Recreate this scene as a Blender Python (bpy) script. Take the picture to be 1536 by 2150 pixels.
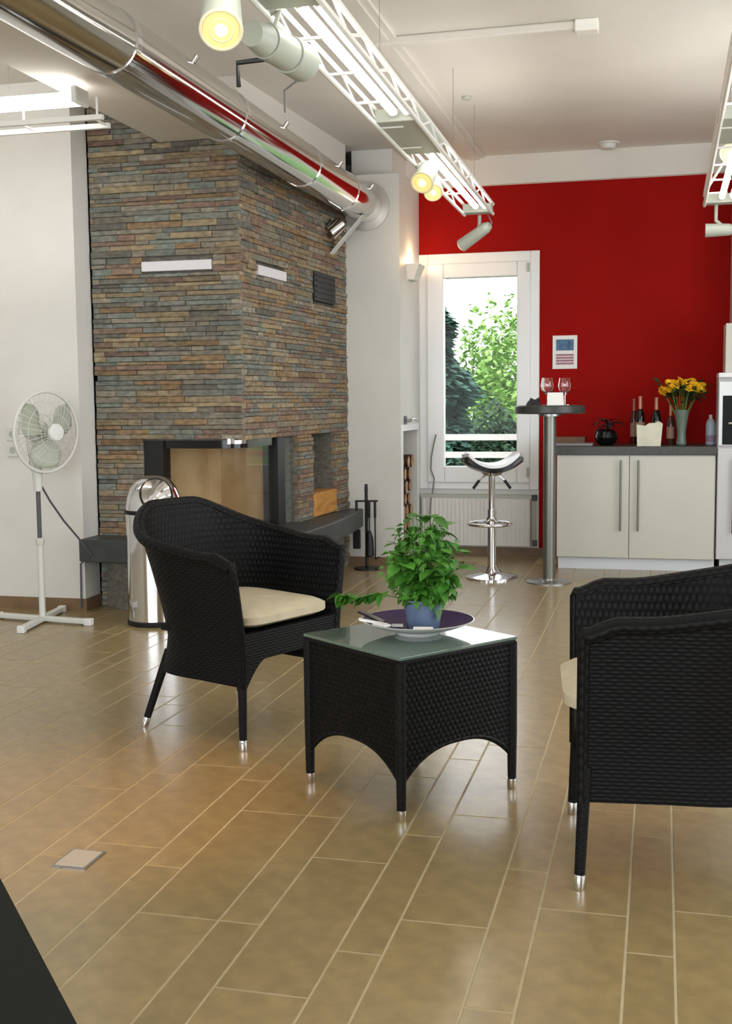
import bpy, math, random
from mathutils import Vector, Matrix
random.seed(7)
for o in list(bpy.data.objects): bpy.data.objects.remove(o, do_unlink=True)
S = bpy.context.scene; COL = S.collection
PI = math.pi

# ------------------------------------------------------------------ camera
FPX, PX, PY, CAMH = 2460.0, 768.0, 1075.0, 1.30
YAW, PITCH, ROLL = 0.24673, 0.09596, -0.010
cy, sy, cp, sp, cr, sr = math.cos(YAW), math.sin(YAW), math.cos(PITCH), math.sin(PITCH), math.cos(ROLL), math.sin(ROLL)
f0, r0, u0 = Vector((-sy, cy, 0)), Vector((cy, sy, 0)), Vector((0, 0, 1))
FWD = f0*cp - u0*sp; u1 = u0*cp + f0*sp
RGT = r0*cr + u1*sr; UP = u1*cr - r0*sr
CAM = Vector((0, 0, CAMH))
cam = bpy.data.cameras.new('camera'); camo = bpy.data.objects.new('camera', cam); COL.objects.link(camo)
m = Matrix((RGT, UP, -FWD)).transposed().to_4x4(); m.translation = CAM
camo.matrix_world = m
cam.sensor_fit = 'HORIZONTAL'; cam.sensor_width = 36; cam.lens = FPX/1536*36; cam.clip_end = 200
S.camera = camo

# ------------------------------------------------------------------ light and exposure
S.view_settings.view_transform = 'Standard'; S.view_settings.look = 'None'
S.view_settings.gamma = 1; S.view_settings.use_curve_mapping = False
S.view_settings.exposure = -0.3
w = bpy.data.worlds.new('sky'); S.world = w; w.use_nodes = True
w.node_tree.nodes['Background'].inputs[0].default_value = (0.90, 0.96, 1.0, 1)
w.node_tree.nodes['Background'].inputs[1].default_value = 4.6

def area(name, loc, target, sx, sy_, power, col):
    l = bpy.data.lights.new(name, 'AREA'); l.shape = 'RECTANGLE'; l.size = sx; l.size_y = sy_; l.energy = power; l.color = col
    o = bpy.data.objects.new(name, l); COL.objects.link(o); o.location = loc
    o.rotation_euler = (Vector(target)-Vector(loc)).to_track_quat('-Z', 'Y').to_euler()
    return o
# daylight in the window openings behind the camera and in the right wall
area('daylight_rear', (-1.6, -2.05, 1.6), (-1.6, 5, 1.4), 5.6, 1.9, 150, (0.93, 0.97, 1.0))
area('daylight_right', (2.72, 4.4, 1.5), (-3, 4.4, 1.3), 5.2, 1.9, 50, (0.93, 0.97, 1.0))

# ------------------------------------------------------------------ pixel helpers (pixel = direction; distance from floor, wall or height)
def ray(x, y): return RGT*((x-PX)/FPX) - UP*((y-PY)/FPX) + FWD
def F(x, y, z=0.0): d = ray(x, y); return CAM + d*((z-CAMH)/d.z)
def AY(x, y, Y): d = ray(x, y); return CAM + d*(Y/d.y)
def AX(x, y, X): d = ray(x, y); return CAM + d*(X/d.x)

# ------------------------------------------------------------------ materials
def lin(c):
    return tuple(((v/255/12.92) if v/255 <= 0.04045 else ((v/255+0.055)/1.055)**2.4) for v in c[:3]) + (1,)
MATS = {}
def mat(name, c, rough=0.5, metal=0.0, var=0.0, vscale=8.0, c2=None, bump=0.0, bscale=60.0, emit=0.0, coat=0.0, trans=0.0, ior=1.45, spec=0.5, stretch=(1, 1, 1), obj_rand=None):
    if name in MATS: return MATS[name]
    M = bpy.data.materials.new(name); M.use_nodes = True; nt = M.node_tree; N = nt.nodes; L = nt.links
    b = N['Principled BSDF']
    b.inputs['Base Color'].default_value = lin(c); b.inputs['Roughness'].default_value = rough
    b.inputs['Metallic'].default_value = metal; b.inputs['IOR'].default_value = ior
    b.inputs['Specular IOR Level'].default_value = spec
    b.inputs['Coat Weight'].default_value = coat; b.inputs['Coat Roughness'].default_value = 0.17
    b.inputs['Transmission Weight'].default_value = trans
    if emit:
        b.inputs['Emission Color'].default_value = lin(c); b.inputs['Emission Strength'].default_value = emit
    tc = N.new('ShaderNodeTexCoord'); mp = N.new('ShaderNodeMapping'); mp.inputs['Scale'].default_value = stretch
    L.new(tc.outputs['Object'], mp.inputs['Vector'])
    last = None
    if c2 or var:
        nz = N.new('ShaderNodeTexNoise'); nz.inputs['Scale'].default_value = vscale; nz.inputs['Detail'].default_value = 6
        L.new(mp.outputs[0], nz.inputs['Vector'])
        rp = N.new('ShaderNodeValToRGB'); rp.color_ramp.elements[0].position = 0.32; rp.color_ramp.elements[1].position = 0.68
        c2_ = c2 or tuple(max(0, v*(1-var)) for v in c)
        rp.color_ramp.elements[0].color = lin(c2_); rp.color_ramp.elements[1].color = lin(c)
        L.new(nz.outputs[0], rp.inputs[0]); last = rp.outputs[0]
    if obj_rand:
        oi = N.new('ShaderNodeObjectInfo'); hs = N.new('ShaderNodeHueSaturation')
        mr = N.new('ShaderNodeMapRange'); mr.inputs[3].default_value = obj_rand[0]; mr.inputs[4].default_value = obj_rand[1]
        L.new(oi.outputs['Random'], mr.inputs[0]); L.new(mr.outputs[0], hs.inputs['Value'])
        if last: L.new(last, hs.inputs['Color'])
        else: hs.inputs['Color'].default_value = lin(c)
        last = hs.outputs[0]
    if last: L.new(last, b.inputs['Base Color'])
    if bump:
        n2 = N.new('ShaderNodeTexNoise'); n2.inputs['Scale'].default_value = bscale; n2.inputs['Detail'].default_value = 4
        bp = N.new('ShaderNodeBump'); bp.inputs['Strength'].default_value = bump; bp.inputs['Distance'].default_value = 0.01
        L.new(mp.outputs[0], n2.inputs['Vector']); L.new(n2.outputs[0], bp.inputs['Height']); L.new(bp.outputs[0], b.inputs['Normal'])
    MATS[name] = M
    return M

def wicker(name, ku, kv, c=(25, 25, 27), c2=(10, 10, 11)):
    """woven strands from UV in metres: ku strands / m across, kv strands / m up"""
    if name in MATS: return MATS[name]
    M = bpy.data.materials.new(name); M.use_nodes = True; nt = M.node_tree; N = nt.nodes; L = nt.links
    b = N['Principled BSDF']; b.inputs['Roughness'].default_value = 0.5; b.inputs['Specular IOR Level'].default_value = 0.12
    uv = N.new('ShaderNodeUVMap'); sep = N.new('ShaderNodeSeparateXYZ'); L.new(uv.outputs[0], sep.inputs[0])
    def mth(op, a, bb=None):
        n = N.new('ShaderNodeMath'); n.operation = op
        for i, v in enumerate((a, bb)):
            if v is None: continue
            if isinstance(v, (int, float)): n.inputs[i].default_value = v
            else: L.new(v, n.inputs[i])
        return n.outputs[0]
    U = mth('MULTIPLY', sep.outputs[0], ku*PI); V = mth('MULTIPLY', sep.outputs[1], kv*PI)
    su = mth('SINE', U); cv = mth('SINE', V)
    sign = mth('SIGN', cv)
    over = mth('MULTIPLY', su, sign)                     # strands pass over and under
    strand = mth('ABSOLUTE', cv)
    hgt = mth('MULTIPLY', strand, mth('ADD', mth('MULTIPLY', over, 0.5), 0.75))
    rp = N.new('ShaderNodeValToRGB'); rp.color_ramp.elements[0].color = lin(c2); rp.color_ramp.elements[1].color = lin(c)
    rp.color_ramp.elements[0].position = 0.1; rp.color_ramp.elements[1].position = 0.9
    L.new(hgt, rp.inputs[0]); L.new(rp.outputs[0], b.inputs['Base Color'])
    bp = N.new('ShaderNodeBump'); bp.inputs['Strength'].default_value = 0.5; bp.inputs['Distance'].default_value = 0.004
    L.new(hgt, bp.inputs['Height']); L.new(bp.outputs[0], b.inputs['Normal'])
    MATS[name] = M
    return M

WHITE = mat('white_paint', (226, 224, 219), 0.6, var=0.03, vscale=3)
CEIL = mat('ceiling_paint', (222, 216, 208), 0.75, var=0.03, vscale=2)
REDW = mat('red_wall_paint', (154, 16, 11), 0.8, var=0.05, vscale=2.5, spec=0.12)
COLM = mat('column_paint', (220, 218, 212), 0.6, var=0.03, vscale=3)
PVC = mat('white_pvc', (238, 238, 238), 0.3)
CREAM = mat('cream_lacquer', (206, 205, 194), 0.35, var=0.02, vscale=3)
WTOP = mat('dark_worktop', (66, 66, 62), 0.35, var=0.2, vscale=40)
CHROME = mat('chrome', (222, 222, 224), 0.07, 1.0)
DUCTM = mat('polished_duct_steel', (205, 203, 200), 0.1, 1.0, bump=0.05, bscale=3)
STEEL = mat('brushed_steel', (168, 168, 166), 0.32, 1.0)
POLE = mat('grey_metal_pole', (128, 128, 122), 0.35, 0.8)
BLACKM = mat('black_metal', (16, 16, 17), 0.45)
RUBBER = mat('black_rubber', (14, 14, 15), 0.6)
LAMPG = mat('lamp_grey_enamel', (176, 180, 168), 0.45)
TRUSSM = mat('white_enamel_frame', (236, 234, 228), 0.4)
WIRE = mat('grey_wire', (120, 118, 112), 0.5)
TUBE = mat('fluorescent_tube', (255, 252, 246), 0.3, emit=11.0)
REFL = mat('lamp_reflector_glow', (250, 214, 136), 0.3, emit=0.75)
HALO = mat('halogen_face', (255, 238, 190), 0.3, emit=4.0)
BEIGE = mat('cushion_cloth', (196, 184, 156), 0.9, var=0.06, vscale=20, bump=0.25, bscale=400)
GROUT = mat('grout', (186, 170, 136), 0.8, var=0.08, vscale=20)
TILE = mat('stone_tile', (158, 136, 92), 0.34, c2=(138, 119, 81), vscale=16, bump=0.06, bscale=22, coat=0.45, obj_rand=(0.94, 1.06), spec=0.5)
SKIRT = mat('tile_skirting', (130, 104, 76), 0.45, var=0.12, vscale=8)
SLATE = mat('dark_slate', (70, 74, 74), 0.5, var=0.2, vscale=9, bump=0.15, bscale=30)
FIREC = mat('fireclay', (196, 170, 126), 0.85, c2=(172, 142, 100), vscale=4)
GLASS = mat('clear_glass', (255, 255, 255), 0.0, trans=1.0, ior=1.45)
BGLASS = mat('table_glass', (92, 110, 100), 0.03, trans=0.0, coat=0.3, spec=0.7)
DARKGL = mat('black_glass', (8, 9, 10), 0.3, spec=0.15)
LEAF = mat('basil_leaf', (88, 146, 54), 0.45, c2=(52, 106, 32), vscale=14, obj_rand=(0.55, 1.35), spec=0.3)
STEM = mat('green_stem', (88, 126, 52), 0.5)
POTM = mat('blue_grey_pot', (112, 130, 158), 0.5, c2=(92, 110, 138), vscale=18)
SOIL = mat('soil', (42, 32, 24), 0.95)
PLUM = mat('plum_glaze', (54, 32, 76), 0.5, spec=0.15)
CERAM = mat('white_ceramic', (226, 226, 224), 0.25)
PLASTW = mat('white_plastic', (214, 214, 208), 0.45)
FANB = mat('grey_green_blade', (176, 180, 164), 0.35)
GREYP = mat('dark_grey_plastic', (82, 84, 90), 0.5)
PAPER = mat('white_paper', (240, 238, 234), 0.8)
WOODL = mat('split_wood', (206, 150, 78), 0.75, c2=(172, 116, 54), vscale=6, stretch=(6, 1, 6))
BARK = mat('bark', (92, 62, 40), 0.9, c2=(58, 38, 26), vscale=20, bump=0.5, bscale=40)
BLACKT = mat('black_desk_laminate', (32, 34, 30), 0.7, var=0.1, vscale=20, spec=0.1)
YEL = mat('yellow_petal', (255, 216, 44), 0.6, c2=(246, 186, 24), vscale=30)
GREYV = mat('grey_green_vase', (104, 116, 108), 0.3)
DLEAF = mat('dark_leaf', (44, 62, 26), 0.5, obj_rand=(0.6, 1.3))
BLKG = mat('black_gloss', (14, 13, 15), 0.15)
WICK_OUT = wicker('wicker_outer', 60, 95)
WICK_IN = wicker('wicker_inner', 110, 40)
WICK_RIM = wicker('wicker_rim', 60, 60, (28, 28, 29))
LEGM = mat('wicker_wrapped_leg', (16, 16, 17), 0.5, spec=0.2, bump=0.4, bscale=150)
STONES = [mat('slate_stone_%d' % i, c, 0.85, c2=c2, vscale=24, bump=0.55, bscale=34, stretch=(1, 1, 2.0), obj_rand=(0.8, 1.2), spec=0.2) for i, (c, c2) in enumerate([
    ((142, 134, 119), (106, 100, 91)), ((152, 136, 111), (112, 100, 82)), ((134, 133, 122), (100, 101, 95)), ((156, 129, 98), (110, 94, 76)),
    ((124, 120, 110), (92, 90, 84)), ((166, 149, 119), (124, 113, 94)), ((142, 119, 104), (104, 89, 80)), ((131, 136, 128), (100, 104, 99)), ((158, 149, 132), (116, 110, 100))])]

# ------------------------------------------------------------------ mesh builder
class G:
    def __init__(s): s.v = []; s.f = []; s.mi = []; s.uv = {}
    def add(s, vs, fs, mi=0, uvs=None):
        n = len(s.v); s.v += [Vector(v) for v in vs]
        for k, f in enumerate(fs):
            s.f.append(tuple(n+i for i in f)); s.mi.append(mi)
            if uvs is not None: s.uv[len(s.f)-1] = [uvs[i] for i in f]
        return s
    def box(s, lo, hi, M=None, mi=0):
        x0, y0, z0 = lo; x1, y1, z1 = hi
        vs = [Vector(p) for p in ((x0,y0,z0),(x1,y0,z0),(x1,y1,z0),(x0,y1,z0),(x0,y0,z1),(x1,y0,z1),(x1,y1,z1),(x0,y1,z1))]
        if M is not None: vs = [M @ v for v in vs]
        return s.add(vs, [(0,3,2,1),(4,5,6,7),(0,1,5,4),(1,2,6,5),(2,3,7,6),(3,0,4,7)], mi)
    def cyl(s, p0, p1, r0, r1=None, n=16, mi=0, caps=True):
        p0 = Vector(p0); p1 = Vector(p1); r1 = r0 if r1 is None else r1
        d = (p1-p0).normalized(); a = d.orthogonal().normalized(); b = d.cross(a)
        vs = []; uv = []
        for p, r in ((p0, r0), (p1, r1)):
            for i in range(n):
                t = 2*PI*i/n; vs.append(p+(a*math.cos(t)+b*math.sin(t))*r)
        fs = [(i, (i+1) % n, n+(i+1) % n, n+i) for i in range(n)]
        if caps: fs += [tuple(range(n-1, -1, -1)), tuple(range(n, 2*n))]
        return s.add(vs, fs, mi)
    def tube(s, path, r, n=8, mi=0, closed=False, caps=True):
        P = [Vector(p) for p in path]; k = len(P); rr = r if isinstance(r, (list, tuple)) else [r]*k
        vs = []; uv = []; a = None; L = 0
        for i in range(k):
            q0 = P[i-1] if (i or closed) else P[i]; q1 = P[(i+1) % k] if (i < k-1 or closed) else P[i]
            d = (q1-q0).normalized()
            if a is None: a = d.orthogonal().normalized()
            a = (a-d*a.dot(d)).normalized(); b = d.cross(a)
            if i: L += (P[i]-P[i-1]).length
            for j in range(n):
                t = 2*PI*j/n; vs.append(P[i]+(a*math.cos(t)+b*math.sin(t))*rr[i]); uv.append((L, j/n*2*PI*rr[i]))
        fs = []
        for i in range(k if closed else k-1):
            for j in range(n):
                i2 = (i+1) % k; j2 = (j+1) % n
                fs.append((i*n+j, i*n+j2, i2*n+j2, i2*n+j))
        if caps and not closed: fs += [tuple(range(n-1, -1, -1)), tuple(range((k-1)*n, k*n))]
        return s.add(vs, fs, mi, uv)
    def lathe(s, prof, n=28, c=(0, 0, 0), mi=0, M=None, caps=True):
        vs = []; c = Vector(c); k = len(prof)
        for r, z in prof:
            for j in range(n):
                t = 2*PI*j/n; v = Vector((r*math.cos(t), r*math.sin(t), z))
                vs.append((M @ v if M is not None else v)+c)
        fs = [(i*n+j, i*n+(j+1) % n, (i+1)*n+(j+1) % n, (i+1)*n+j) for i in range(k-1) for j in range(n)]
        if caps and prof[0][0] > 1e-6: fs.append(tuple(range(n-1, -1, -1)))
        if caps and prof[-1][0] > 1e-6: fs.append(tuple(range((k-1)*n, k*n)))
        return s.add(vs, fs, mi)
    def prism(s, poly, z0, z1, mi=0):
        n = len(poly); vs = [(x, y, z0) for x, y in poly]+[(x, y, z1) for x, y in poly]
        fs = [tuple(range(n-1, -1, -1)), tuple(range(n, 2*n))]+[(i, (i+1) % n, n+(i+1) % n, n+i) for i in range(n)]
        return s.add(vs, fs, mi)
    def ball(s, c, r, n=12, k=8, sc=(1, 1, 1), mi=0):
        prof = [(r*math.sin(PI*i/k), -r*math.cos(PI*i/k)) for i in range(k+1)]
        M = Matrix.Diagonal((*sc, 1)); return s.lathe([(max(a, 1e-4), b) for a, b in prof], n, c, mi, M)
    def build(s, name, mats, parent=None, smooth=False, bevel=0.0, world=True, sub=0):
        me = bpy.data.meshes.new(name)
        off = parent_world(parent) if (parent is not None and world) else Vector((0, 0, 0))
        me.from_pydata([tuple(v-off) for v in s.v], [], s.f)
        for mm in (mats if isinstance(mats, (list, tuple)) else [mats]): me.materials.append(mm)
        for i, p in enumerate(me.polygons): p.material_index = s.mi[i]; p.use_smooth = smooth
        if s.uv:
            ul = me.uv_layers.new(name='UVMap')
            for i, p in enumerate(me.polygons):
                if i in s.uv:
                    for k, li in enumerate(p.loop_indices): ul.data[li].uv = s.uv[i][k]
        me.update()
        o = bpy.data.objects.new(name, me); COL.objects.link(o)
        if parent is not None: o.parent = parent
        if bevel:
            b = o.modifiers.new('bevel', 'BEVEL'); b.width = bevel; b.segments = 2; b.limit_method = 'ANGLE'
        if sub:
            b = o.modifiers.new('sub', 'SUBSURF'); b.levels = sub; b.render_levels = sub
        if smooth and not sub and hasattr(me, 'set_sharp_from_angle'): me.set_sharp_from_angle(angle=math.radians(38))
        return o
def parent_world(p):
    v = Vector((0, 0, 0))
    while p is not None: v = v+Vector(p.location); p = p.parent
    return v
def tag(o, label=None, cat=None, group=None, kind=None):
    if label: o['label'] = label
    if cat: o['category'] = cat
    if group: o['group'] = group
    if kind: o['kind'] = kind
    return o
def thing(name, label, cat, loc=(0, 0, 0), rz=0.0, group=None):
    o = bpy.data.objects.new(name, None); COL.objects.link(o); o.location = loc; o.rotation_euler = (0, 0, rz); o.empty_display_size = 0.1
    return tag(o, label, cat, group)
def struct(name, g, m, label=None, parent=None, **k):
    o = g.build(name, m, parent, **k); o['kind'] = 'structure'
    if label: o['label'] = label
    return o
def copy_tree(o, parent=None):
    c = o.copy(); COL.objects.link(c); c.parent = parent
    for ch in list(o.children): copy_tree(ch, c)
    return c
def inst(o, name, parent, loc, rot=None, sc=None):
    c = bpy.data.objects.new(name, o.data); COL.objects.link(c); c.parent = parent; c.location = loc
    if rot is not None: c.rotation_euler = rot
    if sc is not None: c.scale = sc
    return c

# ------------------------------------------------------------------ room shell
YF, YC, YL, YS, YK = 9.60, 8.85, 6.60, 6.80, 8.93        # red wall, column, left wall, stone front, kitchen front
CZ = 3.23
XL, XR, YB = -6.4, 2.8, -2.15
XE = AY(158, 600, YL).x                                   # free edge of the left wall
XCL, XCR = AY(728, 838, YC).x, AY(840, 800, YC).x         # column
WX0, WX1 = XCR, AY(1133, 523, YF).x; WZ0, WZ1 = 0.55, AY(1000, 531, YF).z
RED_TOP = 3.0

floor = struct('floor', G().box((XL, YB, -0.12), (XR, YF+0.3, -0.0012)), GROUT, 'beige stone plank tile floor of the room')
struct('ceiling', G().box((XL, YB, CZ), (XR, YF+0.3, CZ+0.15)), CEIL, 'white plastered ceiling above the lounge')
g = G().box((WX1, YF, 0), (XR, YF+0.25, RED_TOP)).box((XCR-0.4, YF, WZ1), (WX1, YF+0.25, RED_TOP))
struct('wall_far', g, REDW, 'dark red painted far wall behind the kitchen counter')
g = G().box((XL, YF, RED_TOP), (XR, YF+0.25, CZ)).box((XCR-0.1, YF-0.03, RED_TOP+0.003), (XR, YF, CZ))
struct('trim_1', g, CEIL, 'white band along the top of the red wall')
g = G().box((XCR-0.4, YF, 0), (WX1, YF+0.25, WZ0)).box((XL, YF, 0), (XCR-0.4, YF+0.25, RED_TOP))
struct('wall_under_window', g, WHITE, 'white wall below the tall window')
struct('wall_left', G().box((XL, YL, 0), (XE, YS, CZ)), WHITE, 'white wall panel left of the stone fireplace')
struct('wall_side', G().box((XL-0.2, YB, 0), (XL, YF+0.3, CZ)), WHITE, 'white side wall at the far left')
g = G()
for a, b in ((YB, 1.6), (4.2, 4.5), (7.1, YF+0.3)): g.box((XR, a, 0.45), (XR+0.2, b, 2.55))
g.box((XR, YB, 0), (XR+0.2, YF+0.3, 0.45)).box((XR, YB, 2.55), (XR+0.2, YF+0.3, CZ))
struct('wall_right', g, WHITE, 'white right wall with wide windows')
g = G().box((XL, YB-0.2, 0), (XR, YB, 0.5)).box((XL, YB-0.2, 2.65), (XR, YB, CZ))
for a, b in ((XL, -4.6), (-1.7, -1.5), (1.4, XR)): g.box((a, YB-0.2, 0.5), (b, YB, 2.65))
struct('wall_rear', g, WHITE, 'white rear wall with wide windows')
struct('wall_kitchen_side', G().box((0.505, YC+0.45, 0), (XR, YF, RED_TOP)), CREAM, 'cream wall return right of the red wall')
# skirting tiles
for nm, lo, hi in (('baseboard_left', (XL, YL-0.012, 0), (XE, YL, 0.075)), ('baseboard_left_return', (XE, YL-0.012, 0), (XE+0.012, YS, 0.075)),
                   ('baseboard_far', (XCR, YF-0.012, 0), (WX1+0.1, YF, 0.07)), ('baseboard_column', (XCL, YC-0.012, 0), (XCR+0.012, YC, 0.07))):
    struct(nm, G().box(lo, hi), SKIRT, 'brown tile skirting along the foot of the %s' % {'baseboard_left': 'left wall', 'baseboard_left_return': 'left wall end', 'baseboard_far': 'window wall', 'baseboard_column': 'white column'}[nm])

# ceiling beam, trunking
BZ = 2.87
struct('trim_2', G().box((-2.985, YB, BZ), (-2.62, YS, CZ)), CEIL, 'deep white ceiling beam running to the stone chimney', bevel=0.006)
struct('trim_3', G().box((-1.56, 4.2, CZ-0.018), (-1.40, YF-0.03, CZ)).box((-1.52, 4.2, CZ-0.03), (-1.44, YF-0.03, CZ-0.018)), CEIL, 'flat white cable trunking along the ceiling')
a = F(1215, 45, CZ)
t = thing('ceiling_conduit', 'slim white conduit with an end cap on the ceiling right of the truss', 'lamp', (a.x-0.6, a.y, CZ))  # white conduit running across the ceiling, holds no lamp
G().box((-1.52, a.y-0.03, CZ-0.045), (a.x-0.02, a.y+0.03, CZ)).build('housing', CEIL, t, bevel=0.01)
G().box((a.x-0.02, a.y-0.05, CZ-0.06), (a.x+0.1, a.y+0.05, CZ)).build('end_cap', TRUSSM, t, bevel=0.008)
d = F(1275, 294, CZ)
t = thing('smoke_detector', 'small round white smoke detector on the ceiling near the red wall', 'smoke detector', (d.x, 9.35, CZ))
G().lathe([(0.085, CZ-0.012), (0.085, CZ), ], 24, (d.x, 9.35, 0)).build('base', PLASTW, t, True)
G().lathe([(0.03, CZ-0.05), (0.055, CZ-0.045), (0.065, CZ-0.012)], 24, (d.x, 9.35, 0)).build('cap', PLASTW, t, True)
d = F(980, 203, CZ)
tag(G().lathe([(0.02, CZ-0.02), (0.035, CZ-0.008), (0.035, CZ)], 16, (d.x, d.y, 0)).build('ceiling_hook_plate', LAMPG, None, True), 'tiny grey round fitting on the ceiling beside the trunking', 'ceiling fitting')

# ------------------------------------------------------------------ floor tiles (each its own piece)
PIT, NAR, T0, TL, GAP = 0.3325, 0.112, -0.7285, 0.762, 0.006
offs = {(-1, 0): 2.655, (0, 0): 2.565, (-1, 1): 3.099, (0, 1): 2.762, (1, 0): 3.90, (1, 1): 2.904, (2, 0): 2.709, (2, 1): 2.962, (-2, 1): 2.655}
mesh_t = {}
for kind, wd in ((0, NAR), (1, PIT-NAR)):
    hw, hl = wd/2-GAP/2, TL/2-GAP/2; b = 0.001
    gg = G(); gg.add([(-hw, -hl, -0.008), (hw, -hl, -0.008), (hw, hl, -0.008), (-hw, hl, -0.008), (-hw, -hl, -b), (hw, -hl, -b), (hw, hl, -b), (-hw, hl, -b),
                      (-hw+b, -hl+b, 0), (hw-b, -hl+b, 0), (hw-b, hl-b, 0), (-hw+b, hl-b, 0)],
                     [(0,1,5,4),(1,2,6,5),(2,3,7,6),(3,0,4,7),(4,5,9,8),(5,6,10,9),(6,7,11,10),(7,4,8,11),(8,9,10,11)])
    o = gg.build('tile', TILE, floor, world=False); mesh_t[kind] = o
rest = G(); cand = []
rnd = random.Random(3)
for k in range(-17, 11):
    for kind in (0, 1):
        wd = NAR if kind == 0 else PIT-NAR
        xc = T0+k*PIT+(wd/2 if kind == 0 else NAR+wd/2)
        o_ = offs.get((k, kind), rnd.uniform(2.4, 3.16))
        for j in range(-8, 11):
            yc = o_+TL*(j+0.5)
            if yc+TL/2 > YF+0.2 or yc-TL/2 < YB or xc < XL or xc > XR: continue
            dv = Vector((xc, yc, 0))-CAM; z = dv.dot(FWD); vis = False
            if z > 0.5:
                ix = PX+FPX*dv.dot(RGT)/z; iy = PY-FPX*dv.dot(UP)/z
                vis = -150 < ix < 1686 and iy < 2420
                hidden = (yc > YS and xc < XCL-0.05) or (yc > YK+0.3 and xc > -0.75) or (yc > YL+0.3 and xc < XE)
                vis = vis and not hidden
            cand.append((vis, yc, xc, kind))
cand.sort(key=lambda c: (not c[0], c[1]))
first = {0: True, 1: True}
for i, (vis, yc, xc, kind) in enumerate(cand):
    if i < 300 and vis:
        if first[kind]: mesh_t[kind].location = (xc, yc, 0); first[kind] = False
        else: inst(mesh_t[kind], 'tile', floor, (xc, yc, 0))
    else:
        wd = NAR if kind == 0 else PIT-NAR
        rest.box((xc-wd/2+GAP/2, yc-TL/2+GAP/2, -0.008), (xc+wd/2-GAP/2, yc+TL/2-GAP/2, 0))
tag(rest.build('tile_field', TILE, floor), kind='stuff')
# floor outlet cover
c4 = [F(150, 1786), F(218, 1788), F(183, 1828), F(110, 1822)]
cc = sum(c4, Vector())/4
t = thing('floor_outlet', 'square grey metal outlet cover set in the floor tiles', 'floor outlet', (cc.x, cc.y, 0))
G().box((cc.x-.052, cc.y-.066, 0), (cc.x+.052, cc.y+.066, 0.004)).build('frame', STEEL, t)
G().box((cc.x-.045, cc.y-.058, 0.003), (cc.x+.045, cc.y+.058, 0.007)).build('lid', mat('outlet_lid', (172, 168, 158), 0.5), t, bevel=0.002)

# ------------------------------------------------------------------ window
t = struct('window_1', G().box((WX0, YF-0.02, WZ0), (WX0+0.075, YF+0.10, WZ1)).box((WX1-0.075, YF-0.02, WZ0), (WX1, YF+0.10, WZ1))
           .box((WX0+0.075, YF-0.02, WZ1-0.085), (WX1-0.075, YF+0.10, WZ1)).box((WX0+0.075, YF-0.02, WZ0), (WX1-0.075, YF+0.10, WZ0+0.06)), PVC, 'tall white framed window beside the white column', bevel=0.006)
sx0, sx1, sz0, sz1 = AY(932, 585, YF).x, AY(1086, 580, YF).x, 0.74, AY(1000, 583, YF).z
fx0, fx1, fz0, fz1 = WX0+0.07, WX1-0.07, WZ0+0.055, WZ1-0.08
g = G().box((fx0, YF-0.045, fz0), (sx0, YF+0.05, fz1)).box((sx1, YF-0.045, fz0), (fx1, YF+0.05, fz1)).box((sx0, YF-0.045, sz1), (sx1, YF+0.05, fz1)).box((sx0, YF-0.045, fz0), (sx1, YF+0.05, sz0))
g.build('sash', PVC, t, bevel=0.01)
G().box((sx0-.01, YF+0.0, sz0-.01), (sx1+.01, YF+0.006, sz1+.01)).build('pane', mat('window_glass', (255, 255, 255), 0.0, trans=1.0, ior=1.12), t)
G().box((fx1-.025, YF-0.06, fz1-.09), (fx1-.005, YF-0.045, fz1-.02)).box((fx1-.025, YF-0.06, fz0+.05), (fx1-.005, YF-0.045, fz0+.13)).build('hinge', LAMPG, t)
# reveal of the wall opening
struct('trim_4', G().box((WX0, YF+0.10, WZ0-.02), (WX1, YF+0.25, WZ0)), WHITE, 'white outer sill of the tall window')

# radiator below the window
rx0, rx1, rz0, rz1 = WX0+0.03, AY(1118, 1035, YF-.1).x+0.01, 0.09, 0.50
t = thing('radiator', 'white ribbed panel radiator under the tall window', 'radiator', ((rx0+rx1)/2, YF-0.07, 0.0))
G().box((rx0, YF-0.10, rz0), (rx1-0.03, YF-0.04, rz1)).build('panel', WHITE, t, bevel=0.006)
n = 26
fo = None
for i in range(n):
    x = rx0+0.02+(rx1-0.07-rx0)*i/(n-1)
    if fo is None: fo = G().box((x-.008, YF-0.108, rz0+.02), (x+.008, YF-0.098, rz1-.03)).build('fin', WHITE, t, bevel=0.003)
    else: inst(fo, 'fin', t, (x-(rx0+0.02), 0, 0))
G().box((rx0-.005, YF-0.112, rz1-.012), (rx1-0.02, YF-0.03, rz1+.012)).build('top_grille', LAMPG, t)
vx = rx1+0.005
G().tube([(vx, YF-0.09, rz1-0.01), (vx, YF-0.09, rz0+0.02)], 0.007).build('pipe', LAMPG, t, True)
for z in (rz1-0.01, rz0+0.03): G().cyl((vx, YF-0.09, z-.025), (vx, YF-0.09, z+.025), 0.019).build('valve', GREYP, t, True)
G().box((rx0+.1, YF-0.04, rz0+.1), (rx0+.14, YF, rz1-.1)).box((rx1-.2, YF-0.04, rz0+.1), (rx1-.16, YF, rz1-.1)).build('bracket', LAMPG, t)
pth = [AY(x, y, YF-0.06) for x, y in ((915, 912), (910, 932), (905, 960), (904, 985), (911, 1005), (908, 1030))]+[AY(x, y, YF-0.125) for x, y in ((904, 1050), (902, 1080), (903, 1120))]
tag(G().tube(pth, 0.006, 6).build('window_cord', WIRE, None, True), 'thin grey cord hanging down the left side of the tall window', 'cord')

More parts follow.
